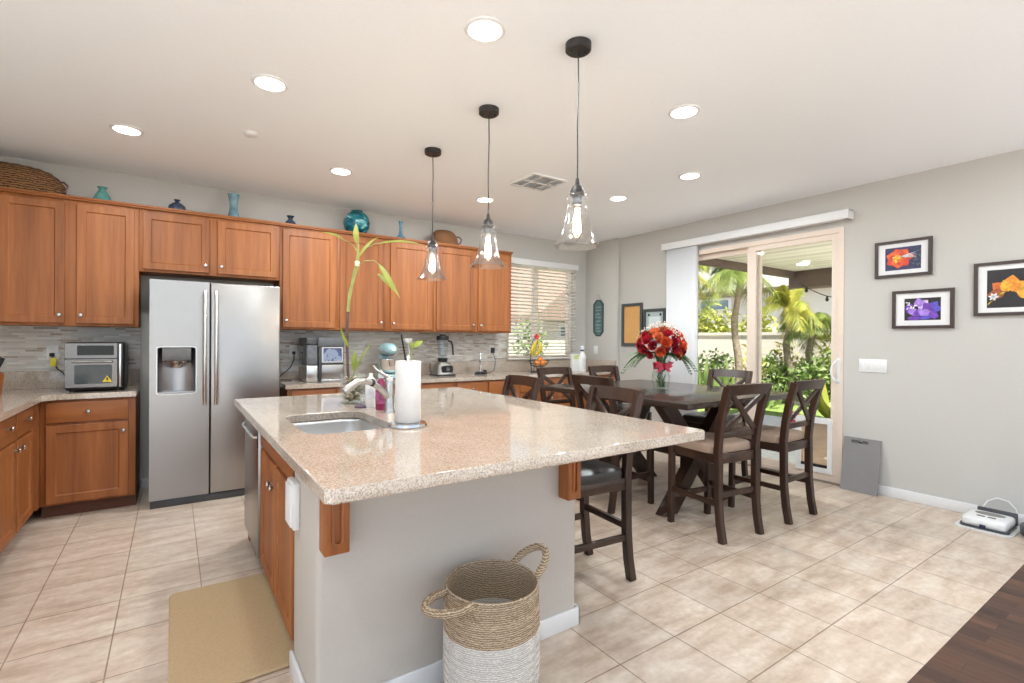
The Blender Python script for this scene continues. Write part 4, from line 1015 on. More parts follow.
MB().box(ix0 + .135, ix1 - .008, iy0 + .008, iy0 + .02, z + .03, z + .165, .006).build('drip_front', steel_m, t)
MB().box(ix0 + .13, ix1 - .002, iy0 + .001, iy0 + .02, z, z + .028, .005).build('drawer_lip', nickel, t)
t = thing('power_cord', 'black cord hanging from the outlet beside the fridge', 'cord', (1.0, 5.3, 1.1))
MB().box(1.002, 1.030, YW - 0.045, YW - 0.019, 1.165, 1.195, .005).build('plug', black_m, t)
MB().tube([(1.015, YW - .045, 1.175), (1.01, YW - .07, 1.11), (.97, YW - .08, 1.03), (.90, YW - .08, .965), (.86, YW - .09, .93), (.88, YW - .12, CT + .006), (.98, YW - .14, CT + .006)], .005, 6).build('cable', black_m, t)
# stand mixer
mb_ = plain('mixer_blue', (0.33, 0.53, 0.55), 0.25, var=0.03)
mx, my = 1.905, 5.10; z = CT
t = thing('stand_mixer', 'pale blue stand mixer with steel bowl on the wall counter', 'mixer', (mx, my, z))
MB().pillow(mx - .10, mx + .10, my - .16, my + .16, z, z + .05, .6, .5).build('base', mb_, t)
MB().pillow(mx - .05, mx + .05, my + .06, my + .16, z + .03, z + .28, .6, .6).build('column', mb_, t)
MB().pillow(mx - .075, mx + .075, my - .175, my + .165, z + .235, z + .375, .8, .85).build('head', mb_, t)
MB().lathe([(0.0, .055), (.045, .055), (.075, .075), (.1, .13), (.108, .20), (.111, .205), (.105, .20), (.096, .13), (.0, .07)], (mx, my - .06, z), 28).build('bowl', chrome, t)
MB().cyl((mx, my - .178, z + .315), (mx, my - .165, z + .315), .022, n=16).build('hub_cap', chrome, t)
MB().box(mx - .0755, mx + .0755, my - .12, my + .05, z + .292, z + .302, .002).build('trim_band', chrome, t)
MB().ball((mx + .078, my + .02, z + .27), .012, 10).build('speed_knob', black_m, t)
# utensil crock
ux, uy = 2.17, 5.10
t = thing('utensil_crock', 'white crock on the wall counter behind the paper towels', 'crock', (ux, uy, CT))
MB().lathe([(0.0, 0.0), (.06, 0.0), (.068, .01), (.07, .15), (.073, .16), (.064, .16), (.06, .02), (0, .02)], (ux, uy, CT), 24).build('body', white_pl, t)
t = thing('spatula', 'black-handled utensil standing in the crock', 'utensil', (ux - .045, uy, CT + .03))
MB().beam((ux - .03, uy, CT + .03), (ux - .115, uy - .01, CT + .47), .02, .012, .003).build('handle', black_m, t)
t = thing('ladle', 'white ladle standing in the crock', 'utensil', (ux, uy, CT + .03))
MB().tube([(ux, uy, CT + .03), (ux - .02, uy, CT + .30), (ux - .04, uy - .01, CT + .40)], .007, 8).build('handle', white_pl, t)
MB().lathe([(0, 0), (.03, .008), (.045, .03), (.05, .055), (.046, .055), (.03, .015), (0, .006)], (ux - .045, uy - .02, CT + .37), 18).build('bowl', white_pl, t)
t = thing('leaf_sprig', 'bright green leaf sprig leaning out of the crock', 'plant', (ux + .03, uy, CT + .03))
MB().tube([(ux + .03, uy, CT + .03), (ux + .0, uy - .02, CT + .28), (ux + .03, uy - .02, CT + .36)], .004, 6).build('stem', leafmat('leaf_bright', (0.42, 0.55, 0.08), (0.55, 0.62, 0.15)), t)
def leaf(b, p0, p1, wd, nrm=(0, -1, 0.3), fold=0.25, droop=0.0, n=7):
    p0, p1 = Vector(p0), Vector(p1); d = p1 - p0; L = d.length; dn = d.normalized(); nv = Vector(nrm); sd_ = dn.cross(nv).normalized(); up_ = sd_.cross(dn).normalized()
    vs = []; fs = []
    for i in range(n + 1):
        u = i / n; ww = wd * math.sin(PI * min(1, u * 0.96 + 0.04) ** 0.8); c = p0 + d * u + up_ * (0.12 * L * math.sin(PI * u)) + Vector((0, 0, -droop * L * u * u))
        vs += [c - sd_ * ww + up_ * ww * fold, c, c + sd_ * ww + up_ * ww * fold]
    for i in range(n):
        o = 3 * i; fs += [(o, o + 1, o + 4, o + 3), (o + 1, o + 2, o + 5, o + 4)]
    b.add(vs, fs)
b = MB(); leaf(b, (ux + .02, uy - .02, CT + .34), (ux + .13, uy - .04, CT + .40), .03); leaf(b, (ux + .01, uy - .02, CT + .30), (ux - .03, uy - .03, CT + .42), .02)
b.build('leaf', MATS['leaf_bright'], t)
# blender
qx, qy = 2.575, 5.13; z = CT
t = thing('blender', 'black and silver blender with clear jar on the wall counter', 'blender', (qx, qy, z))
bs_ = MB(); loops = [(.12, .095, 0), (.12, .095, .02), (.105, .088, .03), (.092, .082, .115), (.07, .07, .15), (.055, .055, .16)]
vs = [];
for a, c_, zz in loops: vs += [(qx + px_, qy + py_, z + zz) for px_, py_ in rrect(-a, a, -c_, c_, .03, 3)]
n_ = 16; fs = [tuple(range(n_ - 1, -1, -1))]
for k in range(len(loops) - 1): fs += [(k * n_ + j, k * n_ + (j + 1) % n_, (k + 1) * n_ + (j + 1) % n_, (k + 1) * n_ + j) for j in range(n_)]
fs.append(tuple((len(loops) - 1) * n_ + j for j in range(n_)))
bs_.add(vs, fs).build('motor_base', plain('blender_silver', (0.22, 0.205, 0.185), 0.35, 0.6), t)
MB().box(qx - .122, qx + .122, qy - .097, qy + .097, z, z + .022, .006).build('foot_skirt', black_m, t)
MB().prism(rrect(qx - .055, qx + .085, z + .045, z + .118, .02, 4), qy - .094, qy - .084, M_XZ).build('dial_panel', black_m, t)
MB().cyl((qx + .015, qy - .108, z + .08), (qx + .015, qy - .092, z + .08), .024, n=18).build('dial', nickel, t)
MB().lathe([(.05, .16), (.058, .18), (.06, .20), (.05, .205)], (qx, qy, z), 20).build('jar_collar', black_m, t)
MB().lathe([(.052, .20), (.056, .24), (.066, .40), (.07, .42), (.066, .42), (.052, .24), (.0, .21)], (qx, qy, z), 8).build('jar', glass('jar_plastic', (0.93, 0.95, 0.96), 1.45, 0.06), t)
MB().lathe([(.07, .41), (.073, .42), (.072, .455), (.04, .462), (.035, .475), (0, .475)], (qx, qy, z), 20, close=True).build('lid', black_m, t)
MB().tube([(qx + .066, qy, z + .40), (qx + .10, qy - .01, z + .395), (qx + .118, qy - .015, z + .35), (qx + .125, qy - .018, z + .25), (qx + .128, qy - .018, z + .235)], [.012, .013, .012, .011, .009], 8).build('handle', black_m, t)
MB().tube([(qx - .11, qy + .05, z + .03), (qx - .15, qy + .02, z + .06), (qx - .16, qy, z + .10), (qx - .135, qy + .04, z + .14)], .005, 6).build('cord', black_m, t)
# stick frother on a stand
wx, wy = 3.10, 5.16
t = thing('stick_frother', 'chrome stick frother on a round stand beneath the outlet', 'frother', (wx, wy, CT))
MB().lathe([(0, 0), (.07, 0), (.072, .018), (.055, .028), (.012, .034), (0, .034)], (wx, wy, CT), 24).build('stand', black_m, t)
MB().cyl((wx, wy, CT + .03), (wx, wy, CT + .10), .017, .02, 16).build('cup', chrome, t)
MB().lathe([(.012, .09), (.016, .12), (.021, .17), (.020, .25), (.012, .262), (0, .264)], (wx, wy, CT), 16).build('handle', chrome, t)
MB().box(wx + .045, wx + .085, wy - .02, wy + .02, CT, CT + .05, .008).build('charger', black_m, t)
t = thing('power_cord', 'dark cord dropping from the outlet by the window', 'cord', (3.40, 5.35, 1.1))
MB().box(3.38, 3.42, YW - .06, YW - .019, 1.155, 1.225, .008).build('plug', black_m, t)
MB().tube([(3.40, YW - .05, 1.16), (3.425, YW - .06, 1.08), (3.42, YW - .07, 1.0), (3.38, YW - .10, .935), (3.26, YW - .16, CT + .005), (3.19, YW - .22, CT + .006)], .004, 6).build('cable', black_m, t)

# fruit stand, bananas, oranges
cx, cy = 3.92, 5.10; z = CT
t = thing('fruit_stand', 'black wire fruit stand with banana hook by the window', 'fruit stand', (cx, cy, z))
MB().tube([(cx + .085 * math.cos(a), cy + .085 * math.sin(a), z + .005) for a in [2 * PI * i / 28 for i in range(28)]], .005, 6, True).build('base_ring', bronze, t)
b = MB()
for rr, zz in ((.11, .165), (.125, .125), (.11, .09), (.07, .068)):
    pass
for rr, zz in ((.135, .155), (.118, .115), (.088, .085), (.05, .068)):
    b.tube([(cx + .03 + rr * math.cos(a), cy + rr * math.sin(a), z + zz) for a in [2 * PI * i / 28 for i in range(28)]], .0028, 6, True)
for i in range(12):
    a = 2 * PI * i / 12
    b.tube([(cx + .03 + r_ * math.cos(a), cy + r_ * math.sin(a), z + z_) for r_, z_ in ((.03, .063), (.06, .07), (.095, .09), (.12, .118), (.135, .155))], .0022, 5)
b.tube([(cx + .03, cy + .08, z + .08), (cx, cy + .09, z + .005)], .004, 6); b.tube([(cx + .03, cy - .08, z + .08), (cx, cy - .085, z + .005)], .004, 6)
b.build('wire_bowl', bronze, t)
MB().tube([(cx - .085, cy, z + .005), (cx - .105, cy, z + .15), (cx - .10, cy, z + .30), (cx - .075, cy, z + .40), (cx - .03, cy, z + .455), (cx + .005, cy, z + .45), (cx + .012, cy, z + .425)], .005, 8).build('hook', bronze, t)
ban = plain('banana_skin', (0.62, 0.50, 0.05), 0.5, var=0.2, scale=18); bant = plain('banana_tip', (0.12, 0.09, 0.03), 0.7)
def banana(label, ang, tilt):
    t = thing('banana', label, 'banana', (cx + .012, cy, z + .42), 0, 'bananas hanging on the fruit stand')
    pts = []
    for i in range(9):
        u = i / 8; r_ = .075 * math.sin(PI * .8 * u) + .01 * u - .05 * u * u; pts.append((cx + .01 + math.cos(ang) * r_ - tilt * u * .10, cy + math.sin(ang) * r_, z + .425 - .215 * u))
    MB().tube(pts, [.006, .009, .017, .0205, .0215, .021, .019, .013, .005], 8).build('skin', ban, t)
    MB().tube([pts[0], (pts[0][0], pts[0][1], pts[0][2] + .012)], .006, 6).build('stalk', bant, t)
for k, (a, tl, lab) in enumerate([(-.2, .3, 'rightmost yellow-green banana hanging on the hook'), (-1.2, .55, 'front yellow-green banana hanging on the hook'), (3.6, .9, 'leftmost yellow-green banana hanging on the hook'), (1.2, .5, 'rear yellow-green banana hanging against the window')]): banana(lab, a, tl)
t = thing('bow', 'red flower ornament tied on top of the banana hook', 'ornament', (cx - .02, cy, z + .455))
b = MB()
for i in range(6):
    a = 2 * PI * i / 6; leaf(b, (cx - .02, cy - .01, z + .462), (cx - .02 + .05 * math.cos(a), cy - .02, z + .462 + .045 * math.sin(a)), .018)
b.build('petals', plain('ornament_red', (0.62, 0.04, 0.06), 0.5), t)
om = plain('orange_peel', (0.80, 0.27, 0.05), 0.5, var=0.12, scale=60, bmp=0.2)
for (dx, dy, dz, r_, lab) in [(-.03, -.045, .118, .038, 'orange at the front left of the wire bowl'), (.05, -.06, .118, .038, 'orange at the front of the wire bowl'), (.11, -.01, .130, .037, 'orange at the right side of the wire bowl'), (.03, .045, .122, .038, 'orange at the back of the wire bowl'), (.04, -.01, .168, .036, 'orange on top of the pile in the wire bowl')]:
    t = thing('orange', lab, 'orange', (cx + dx, cy + dy, z + dz - r_), 0, 'oranges in the wire bowl')
    MB().ball((cx + dx, cy + dy, z + dz), (r_, r_, r_ * .95), 18).build('peel', om, t)
    MB().cyl((cx + dx, cy + dy, z + dz + r_ * .93), (cx + dx, cy + dy, z + dz + r_ * .97), .004, n=8).build('stem_scar', bant, t)
# white bottle and box by the corner
vx, vy = 4.60, 4.98
t = thing('water_bottle', 'white tapered bottle with dark lettering on the corner counter', 'bottle', (vx, vy, CT))
MB().lathe([(0, 0), (.048, 0), (.052, .01), (.052, .19), (.043, .225), (.027, .255), (.023, .27)], (vx, vy, CT), 24).build('body', white_pl, t)
MB().lathe([(.023, .268), (.025, .285), (.023, .292)], (vx, vy, CT), 20).build('neck_ring', plain('navy_plastic', (0.03, 0.04, 0.10), 0.4), t)
MB().lathe([(.024, .292), (.027, .30), (.026, .335), (.018, .345), (0, .347)], (vx, vy, CT), 20).build('cap', plain('pale_cap', (0.66, 0.70, 0.76), 0.4), t)
b = MB(); random.seed(11)
for i in range(16):
    zz = CT + .03 + i * .0098
    for k in range(3):
        a = R(-128 + 28 * k + random.uniform(-6, 6)); a2 = a + R(random.uniform(6, 15))
        b.tube([(vx + .0525 * math.cos(a), vy + .0525 * math.sin(a), zz), (vx + .0525 * math.cos(a2), vy + .0525 * math.sin(a2), zz + random.uniform(-.004, .007))], .0017, 5)
b.build('lettering', MATS['navy_plastic'], t)
t = thing('carton', 'small white and green carton standing beside the white bottle', 'box', (4.50, 5.02, CT))
MB().box(4.452, 4.548, 4.99, 5.05, CT, CT + .235, .002).build('box', white_pl, t)
MB().box(4.456, 4.544, 4.988, 4.991, CT + .165, CT + .22, .0).build('label', plain('label_green', (0.55, 0.62, 0.22), 0.5, var=0.2), t)

# ------------------------------------------------------------------ on the island
# paper towels
hx_, hy_ = 0.893, 2.127
t = thing('paper_towel_holder', 'round metal paper towel stand on the island', 'holder', (hx_, hy_, IT))
MB().lathe([(0, 0), (.084, 0), (.087, .006), (.084, .016), (.06, .02), (0, .02)], (hx_, hy_, IT), 36).build('base', chrome, t)
MB().cyl((hx_, hy_, IT + .015), (hx_, hy_, IT + .315), .008, n=12).ball((hx_, hy_, IT + .318), .011, 12).build('pole', chrome, t)
t = thing('paper_towel_roll', 'white paper towel roll on the island stand', 'paper towel', (hx_, hy_, IT + .021))
ptm = plain('paper', (0.70, 0.675, 0.655), 0.95, var=0.03, scale=120, bmp=0.3)
MB().lathe([(.0195, .003), (.0555, 0.0), (.0575, .004), (.0575, .274), (.0555, .278), (.0195, .275)], (hx_, hy_, IT + .021), 32).build('paper', ptm, t)
MB().lathe([(.0185, .002), (.020, .002), (.020, .277), (.0185, .277), (.0185, .002)], (hx_, hy_, IT + .021), 20).build('cardboard_core', plain('cardboard', (0.35, 0.24, 0.14), 0.9), t)
# bamboo vase
bx_, by_ = 0.925, 3.065
t = thing('glass_vase', 'square clear glass vase of pebbles on the island', 'vase', (bx_, by_, IT))
w2 = .064
MB().plate(rect(bx_ - w2, bx_ + w2, by_ - w2, by_ + w2), [rect(bx_ - w2 + .005, bx_ + w2 - .005, by_ - w2 + .005, by_ + w2 - .005)], IT, IT + .185).build('glass_wall', vase_gl, t)
MB().box(bx_ - w2, bx_ + w2, by_ - w2, by_ + w2, IT, IT + .008).build('glass_base', vase_gl, t)
pbm = [plain('pebble_%s' % n, c, 0.4, var=0.25) for n, c in (('tan', (0.32, 0.22, 0.12)), ('brown', (0.13, 0.085, 0.05)), ('grey', (0.20, 0.19, 0.15)), ('cream', (0.55, 0.45, 0.32)), ('olive', (0.15, 0.14, 0.06)))]
random.seed(2); b = MB()
for i in range(340):
    r_ = random.uniform(.009, .0145); q = w2 - .007 - r_
    b.mat(random.randrange(5)); b.ball((bx_ + random.uniform(-q, q), by_ + random.uniform(-q, q), IT + .010 + r_ + random.uniform(0, .138)), (r_, r_ * random.uniform(.7, 1), r_ * .75), 7)
pb = tag(b.build('pebbles', pbm), 'brown and tan pebbles filling the square glass vase', 'pebbles', kind='stuff')
lbm = leafmat('bamboo_leaf', (0.20, 0.27, 0.035), (0.42, 0.43, 0.10), 0.25)
stm = plain('bamboo_stem', (0.30, 0.33, 0.10), 0.5, var=0.25, scale=14); stw = plain('bamboo_woody', (0.10, 0.055, 0.045), 0.5, var=0.4, scale=30)
t = thing('bamboo_plant', 'tall thin lucky bamboo growing from the glass vase of pebbles', 'plant', (.911, 3.06, IT + .06))
lo_ = [(.918, 3.062, .98), (.905, 3.072, 1.05), (.895, 3.074, 1.118), (.893, 3.077, 1.2), (.890, 3.079, 1.316), (.890, 3.077, 1.42), (.894, 3.076, 1.50)]
MB().tube(lo_, [.009, .008, .0085, .008, .0085, .009, .008], 8).build('woody_stem', stw, t)
hi_ = [(.894, 3.076, 1.49), (.898, 3.074, 1.555), (.903, 3.07, 1.60), (.914, 3.064, 1.655), (.924, 3.05, 1.72), (.936, 3.037, 1.777), (.940, 3.03, 1.84), (.938, 3.025, 1.90), (.935, 3.028, 1.95)]
MB().tube(hi_, [.010, .009, .0115, .009, .011, .0125, .007, .006, .003], 8).build('green_stem', stm, t)
MB().lathe([(.004, -.02), (.015, -.012), (.016, .012), (.004, .02)], (.936, 3.033, 1.785), 10).build('node_scar', plain('node_pale', (0.75, 0.72, 0.52), 0.6), t)
def lf(p0, p1, wd, droop=0.0): 
    b = MB(); leaf(b, p0, p1, wd, (-.45, -.75, .35), .3, droop); o_ = b.build('leaf', lbm, t); return o_
lf((.853, 3.046, 1.925), (.722, 3.013, 1.948), .008); lf((.934, 3.028, 1.905), (.931, 3.045, 2.035), .018); lf((.938, 3.024, 1.82), (1.068, 3.021, 1.965), .010)
lf((1.05, 3.014, 1.918), (1.375, 2.994, 1.935), .008); lf((1.035, 2.923, 1.775), (1.105, 2.755, 1.56), .016); lf((1.03, 2.93, 1.72), (1.09, 2.80, 1.60), .012)
lf((.897, 3.07, 1.27), (.838, 3.045, 1.395), .010); lf((.916, 3.0, 1.13), (.916, 2.995, 1.26), .018); lf((.93, 2.996, 1.15), (1.02, 2.996, 1.305), .006)
b = MB()
b.tube([(.937, 3.03, 1.86), (.90, 3.035, 1.905), (.853, 3.046, 1.925)], .0025, 5); b.tube([(.94, 3.03, 1.84), (.99, 3.02, 1.89), (1.05, 3.014, 1.918)], .0025, 5)
b.tube([(.936, 3.035, 1.77), (.97, 2.99, 1.80), (1.01, 2.94, 1.80), (1.035, 2.923, 1.775)], .0025, 5); b.tube([(.895, 3.074, 1.06), (.91, 3.02, 1.10), (.92, 3.0, 1.14)], .004, 6)
b.build('twig', stm, t)
# small bottles by the faucet
t = thing('soap_bottle', 'clear bottle with a magenta label beside the faucet', 'bottle', (.975, 2.71, IT))
MB().lathe([(0, 0), (.027, 0), (.03, .006), (.03, .13), (.022, .155), (.013, .17), (.013, .18)], (.975, 2.71, IT), 20).build('body', plain('magenta_soap', (0.30, 0.025, 0.10), 0.15, var=0.3, scale=25), t)
MB().lathe([(.0305, .035), (.0308, .04), (.0308, .115), (.0305, .12)], (.975, 2.71, IT), 20).build('label', plain('soap_label', (0.36, 0.08, 0.19), 0.4, var=0.5, scale=45), t)
MB().lathe([(.015, .178), (.016, .2), (.007, .206), (.007, .225), (0, .226)], (.975, 2.71, IT), 14).build('cap', white_pl, t)
t = thing('lotion_bottle', 'white bottle behind the faucet spout on the island', 'bottle', (.957, 2.83, IT))
MB().lathe([(0, 0), (.028, 0), (.031, .006), (.031, .15), (.02, .17), (.012, .18), (.012, .20), (0, .20)], (.957, 2.83, IT), 20).build('body', white_pl, t)
MB().lathe([(.0315, .05), (.0315, .11)], (.957, 2.83, IT), 20).build('label', plain('pale_label', (0.66, 0.70, 0.72), 0.5, var=0.2), t)
t = thing('sink_stopper', 'small dark purple round sink stopper behind the sink', 'stopper', (.915, 2.83, IT))
MB().lathe([(0, 0), (.034, 0), (.036, .008), (.026, .016), (.012, .018), (0, .018)], (.905, 2.85, IT), 20).build('disc', plain('purple_rubber', (0.10, 0.06, 0.10), 0.5), t)
MB().lathe([(.008, .017), (.010, .026), (0, .028)], (.905, 2.85, IT), 12).build('grip', plain('purple_grip', (0.2, 0.14, 0.2), 0.4), t)

# ------------------------------------------------------------------ flowers on the table
fx_, fy_ = 3.505, 2.80; z = TT
t = thing('flower_vase', 'clear glass vase with a red ribbon on the dining table', 'vase', (fx_, fy_, z))
MB().lathe([(0, .006), (.056, .004), (.062, 0), (.064, .006), (.072, .06), (.074, .11), (.066, .16), (.058, .195), (.070, .23), (.067, .23), (.054, .195), (.062, .16), (.070, .11), (.068, .06), (.057, .012), (0, .012)], (fx_, fy_, z), 32).build('glass', vase_gl, t)
rb = plain('ribbon_red', (0.66, 0.02, 0.07), 0.35)
MB().lathe([(.063, .172), (.0655, .175), (.0635, .195), (.070, .222), (.068, .225)], (fx_, fy_, z), 28).build('ribbon', rb, t)
b = MB()
vd = Vector((-.559, -.829, 0)); sdv = Vector((.829, -.559, 0)); kc = Vector((fx_, fy_, z + .205)) + vd * .078
for sg in (-1, 1):
    for dz, L in ((.030, .085), (-.005, .075), (-.055, .06)):
        e = kc + sdv * sg * L + Vector((0, 0, dz)) + vd * .01
        m1 = kc + sdv * sg * L * .5 + Vector((0, 0, dz * .5 + .022)) + vd * .022; m2 = kc + sdv * sg * L * .5 + Vector((0, 0, dz * .5 - .022)) + vd * .022
        b.add([kc, m1, e, m2, kc - vd * .006, m1 - vd * .03, e - vd * .012, m2 - vd * .03], [(0, 1, 2, 3), (4, 5, 6, 7), (0, 1, 5, 4), (1, 2, 6, 5), (2, 3, 7, 6), (3, 0, 4, 7)])
b.ball(tuple(kc + vd * .008), (.016, .016, .016), 10)
b.build('bow', rb, t)
t = thing('flower_bouquet', 'bouquet of red and orange roses with fern sprays in the glass vase', 'bouquet', (fx_, fy_, z + .2))
green = leafmat('stem_green', (0.06, 0.12, 0.03), (0.12, 0.19, 0.06), 0.15)
fern_m = leafmat('fern_green', (0.05, 0.11, 0.04), (0.13, 0.20, 0.08), 0.2)
random.seed(21); b = MB()
for i in range(26):
    a = random.uniform(0, 6.28); r_ = .045 * math.sqrt(random.random()); a2 = a + 2.6
    b.tube([(fx_ + r_ * math.cos(a), fy_ + r_ * math.sin(a), z + .016), (fx_ + .02 * math.cos(a2), fy_ + .02 * math.sin(a2), z + .2), (fx_ + .06 * math.cos(a2), fy_ + .06 * math.sin(a2), z + .32)], .0035, 5)
for i in range(40):
    a = random.uniform(0, 6.28); r_ = .045 * math.sqrt(random.random()); zz = z + random.uniform(.03, .17)
    leaf(b, (fx_ + r_ * .6 * math.cos(a), fy_ + r_ * .6 * math.sin(a), zz), (fx_ + r_ * math.cos(a) + random.uniform(-.012, .012), fy_ + r_ * math.sin(a), zz + .045), .008, n=3)
b.build('stems', green, t)
rose_m = [plain('rose_orange', (0.62, 0.10, 0.03), 0.6, var=0.2), plain('rose_red', (0.30, 0.008, 0.02), 0.6, var=0.3), plain('rose_coral', (0.66, 0.19, 0.075), 0.6, var=0.2), plain('rose_crimson', (0.44, 0.012, 0.03), 0.6, var=0.3)]
def rose(c, ax, r_, m_):
    ax = Vector(ax).normalized(); q = ax.to_track_quat('Z', 'Y').to_matrix().to_4x4(); M = T(*c) @ q; b = MB()
    for ring, (n, rad, h, wd, op) in enumerate(((3, .24, .78, .40, .1), (4, .46, .80, .50, .2), (5, .70, .74, .60, .45), (6, .92, .60, .68, .8))):
        for k in range(n):
            a = 2 * PI * k / n + ring * .7; vs = []; fs = []
            for i in range(4):
                u = i / 3
                for j in range(5):
                    v_ = (j - 2) / 2; aa = a + v_ * wd * (1.25 - .2 * u) / max(rad, .35) * .62
                    rr = r_ * (rad * (.35 + .65 * math.sin(u * 1.5)) + op * .16 * u * u); zz = r_ * (-.55 + (h + .5) * u - .22 * v_ * v_ * u - (.16 * op if i == 3 else 0))
                    vs.append((rr * math.cos(aa), rr * math.sin(aa), zz))
            for i in range(3):
                for j in range(4): o = i * 5 + j; fs.append((o, o + 1, o + 6, o + 5))
            b.add(vs, fs, M)
    b.build('rose', m_, t, smooth=80)
cz_ = z + .365
random.seed(8)
for i in range(40):
    g = (i + .5) / 40; ph = math.acos(1 - 1.5 * g); th = i * 2.39996
    d_ = Vector((math.sin(ph) * math.cos(th), math.sin(ph) * math.sin(th), math.cos(ph)))
    p = Vector((fx_, fy_, cz_)) + Vector((d_.x * .19, d_.y * .19, d_.z * .155)) * random.uniform(.93, 1.04)
    low = d_.z < .25
    rose(p, d_ + Vector((0, 0, .15)), random.uniform(.037, .046), rose_m[random.choice((1, 3, 3, 1, 0)) if low else random.choice((0, 2, 0, 3, 1))])
b = MB()
for i in range(34):
    th = random.uniform(0, 6.28); ph = random.uniform(.1, 1.25)
    d_ = Vector((math.sin(ph) * math.cos(th), math.sin(ph) * math.sin(th), math.cos(ph))); base = Vector((fx_, fy_, cz_)) + d_ * .10
    tip = Vector((fx_ + d_.x * .225, fy_ + d_.y * .225, cz_ + d_.z * .20)); b.mat(0); b.tube([base, tip], .0012, 4)
    b.mat(1)
    for k in range(7): q = tip + Vector((random.uniform(-.028, .028), random.uniform(-.028, .028), random.uniform(-.02, .02))); b.ball(tuple(q), .0055, 6)
b.build('filler_flowers', [green, plain('filler_white', (0.70, 0.64, 0.54), 0.8)], t)
def fern(a, L, dz):
    b = MB(); dx, dy = math.cos(a), math.sin(a); pts = []
    for i in range(9):
        u = i / 8; pts.append(Vector((fx_ + dx * (.07 + L * u), fy_ + dy * (.07 + L * u), z + .30 + .10 * u - dz * u * u)))
    b.tube(pts, .002, 5)
    for i in range(1, 9):
        for s in (-1, 1):
            for e in (0, .5):
                p = pts[i - 1].lerp(pts[i], e + .5) if i < 8 or e == 0 else pts[i]
                ln = .06 * (1 - abs(i / 8 - .45) * 1.1) + .012; leaf(b, p, p + Vector((dx * .02 - s * dy * ln, dy * .02 + s * dx * ln, -ln * .35)), .015, (0, 0, 1), n=4)
    b.build('fern_spray', fern_m, t)
for a, L, dz in ((R(146), .25, .26), (R(160), .18, .20), (R(128), .20, .12), (R(-34), .22, .24), (R(-20), .17, .16), (R(-48), .16, .26), (R(-100), .13, .14), (R(60), .16, .14), (R(-130), .12, .16)): fern(a, L, dz)

# ------------------------------------------------------------------ on the floor
t = thing('laundry_basket', 'two-handled round seagrass basket, tan above white, in front of the island', 'basket', (.966, 1.515, 0))
bx0, by0 = .966, 1.515
def wovenring(prof, n=64, amp=.0008):
    b = MB(); vs = []; fs = []
    for i, (r, z) in enumerate(prof):
        for j in range(n):
            a = 2 * PI * j / n; rr = r + amp * math.sin(j * 16 * 2 * PI / n + i * PI); vs.append((bx0 + rr * math.cos(a), by0 + rr * math.sin(a) * .97, z))
    for i in range(len(prof) - 1):
        o = i * n; fs += [(o + j, o + (j + 1) % n, o + n + (j + 1) % n, o + n + j) for j in range(n)]
    b.add(vs, fs); return b
def coil(prof, k):
    """break a profile into k rope coils"""
    out = []
    for i in range(k):
        u = i / k; 
        for v_, bulge in ((0, 0), (.5, .0018)):
            w_ = (u + v_ / k) * (len(prof) - 1); a = min(int(w_), len(prof) - 2); f_ = w_ - a
            out.append((prof[a][0] * (1 - f_) + prof[a + 1][0] * f_ + bulge, prof[a][1] * (1 - f_) + prof[a + 1][1] * f_))
    out.append(prof[-1]); return out
b = wovenring(coil([(.16, 0.0), (.172, .03), (.174, .10)], 14)); b.lathe([(0, .004), (.16, .004), (.172, .03), (.17, .10)], (bx0, by0, 0), 40); b.build('grey_base', seag_m, t)
wovenring(coil([(.174, .10), (.176, .18), (.176, .26), (.175, .295)], 24)).lathe([(.171, .10), (.172, .2), (.165, .295)], (bx0, by0, 0), 48).build('white_band', seaw_m, t)
wovenring(coil([(.175, .295), (.173, .36), (.171, .41), (.170, .443)], 18)).lathe([(.168, .295), (.163, .41), (.160, .44), (.165, .449), (.170, .443)], (bx0, by0, 0), 48).build('tan_rim', sea_m, t)
def bhandle(ang, dz, out):
    ca, sa = math.cos(ang), math.sin(ang); pts = []
    for i in range(15):
        u = -1 + 2 * i / 14; th = u * .42
        e = math.cos(u * PI / 2) ** .55; r_ = .168 + out * e; pts.append((bx0 + r_ * math.cos(ang + th * (1 - .25 * e)), by0 + r_ * math.sin(ang + th * (1 - .25 * e)), .435 + dz * e))
    rs = [.0135 + .0012 * (i % 2) for i in range(15)]
    MB().tube(pts, rs, 10).build('handle', sea_m, t)
bhandle(R(190), .004, .115); bhandle(R(6), .065, .085)
t = thing('plastic_bag', 'crumpled white plastic bag inside the seagrass basket', 'bag', (bx0, by0, .05))
random.seed(4); b = MB().ball((0, 0, 0), 1, 20)
b.v = [(bx0 + v[0] * .125 * (1 + random.uniform(-.06, .06)), by0 + v[1] * .125 * (1 + random.uniform(-.06, .06)), .19 + v[2] * .15 * (1 + random.uniform(-.1, .1))) for v in b.v]
b.build('bag', plain('bag_film', (0.66, 0.70, 0.73), 0.4, var=0.05), t)
t = thing('kitchen_mat', 'tan cushioned anti-fatigue mat on the tiles beside the island', 'mat', (.2, 2.55, 0))
km = MB().prism(rrect(-.012, .468, 2.125, 3.045, .035, 6), 0.0005, .014); ko = km.build('mat', mat_m, t)
bv = ko.modifiers.new('bevel', 'BEVEL'); bv.width = .006; bv.segments = 2; bv.limit_method = 'ANGLE'; bv.angle_limit = R(50)
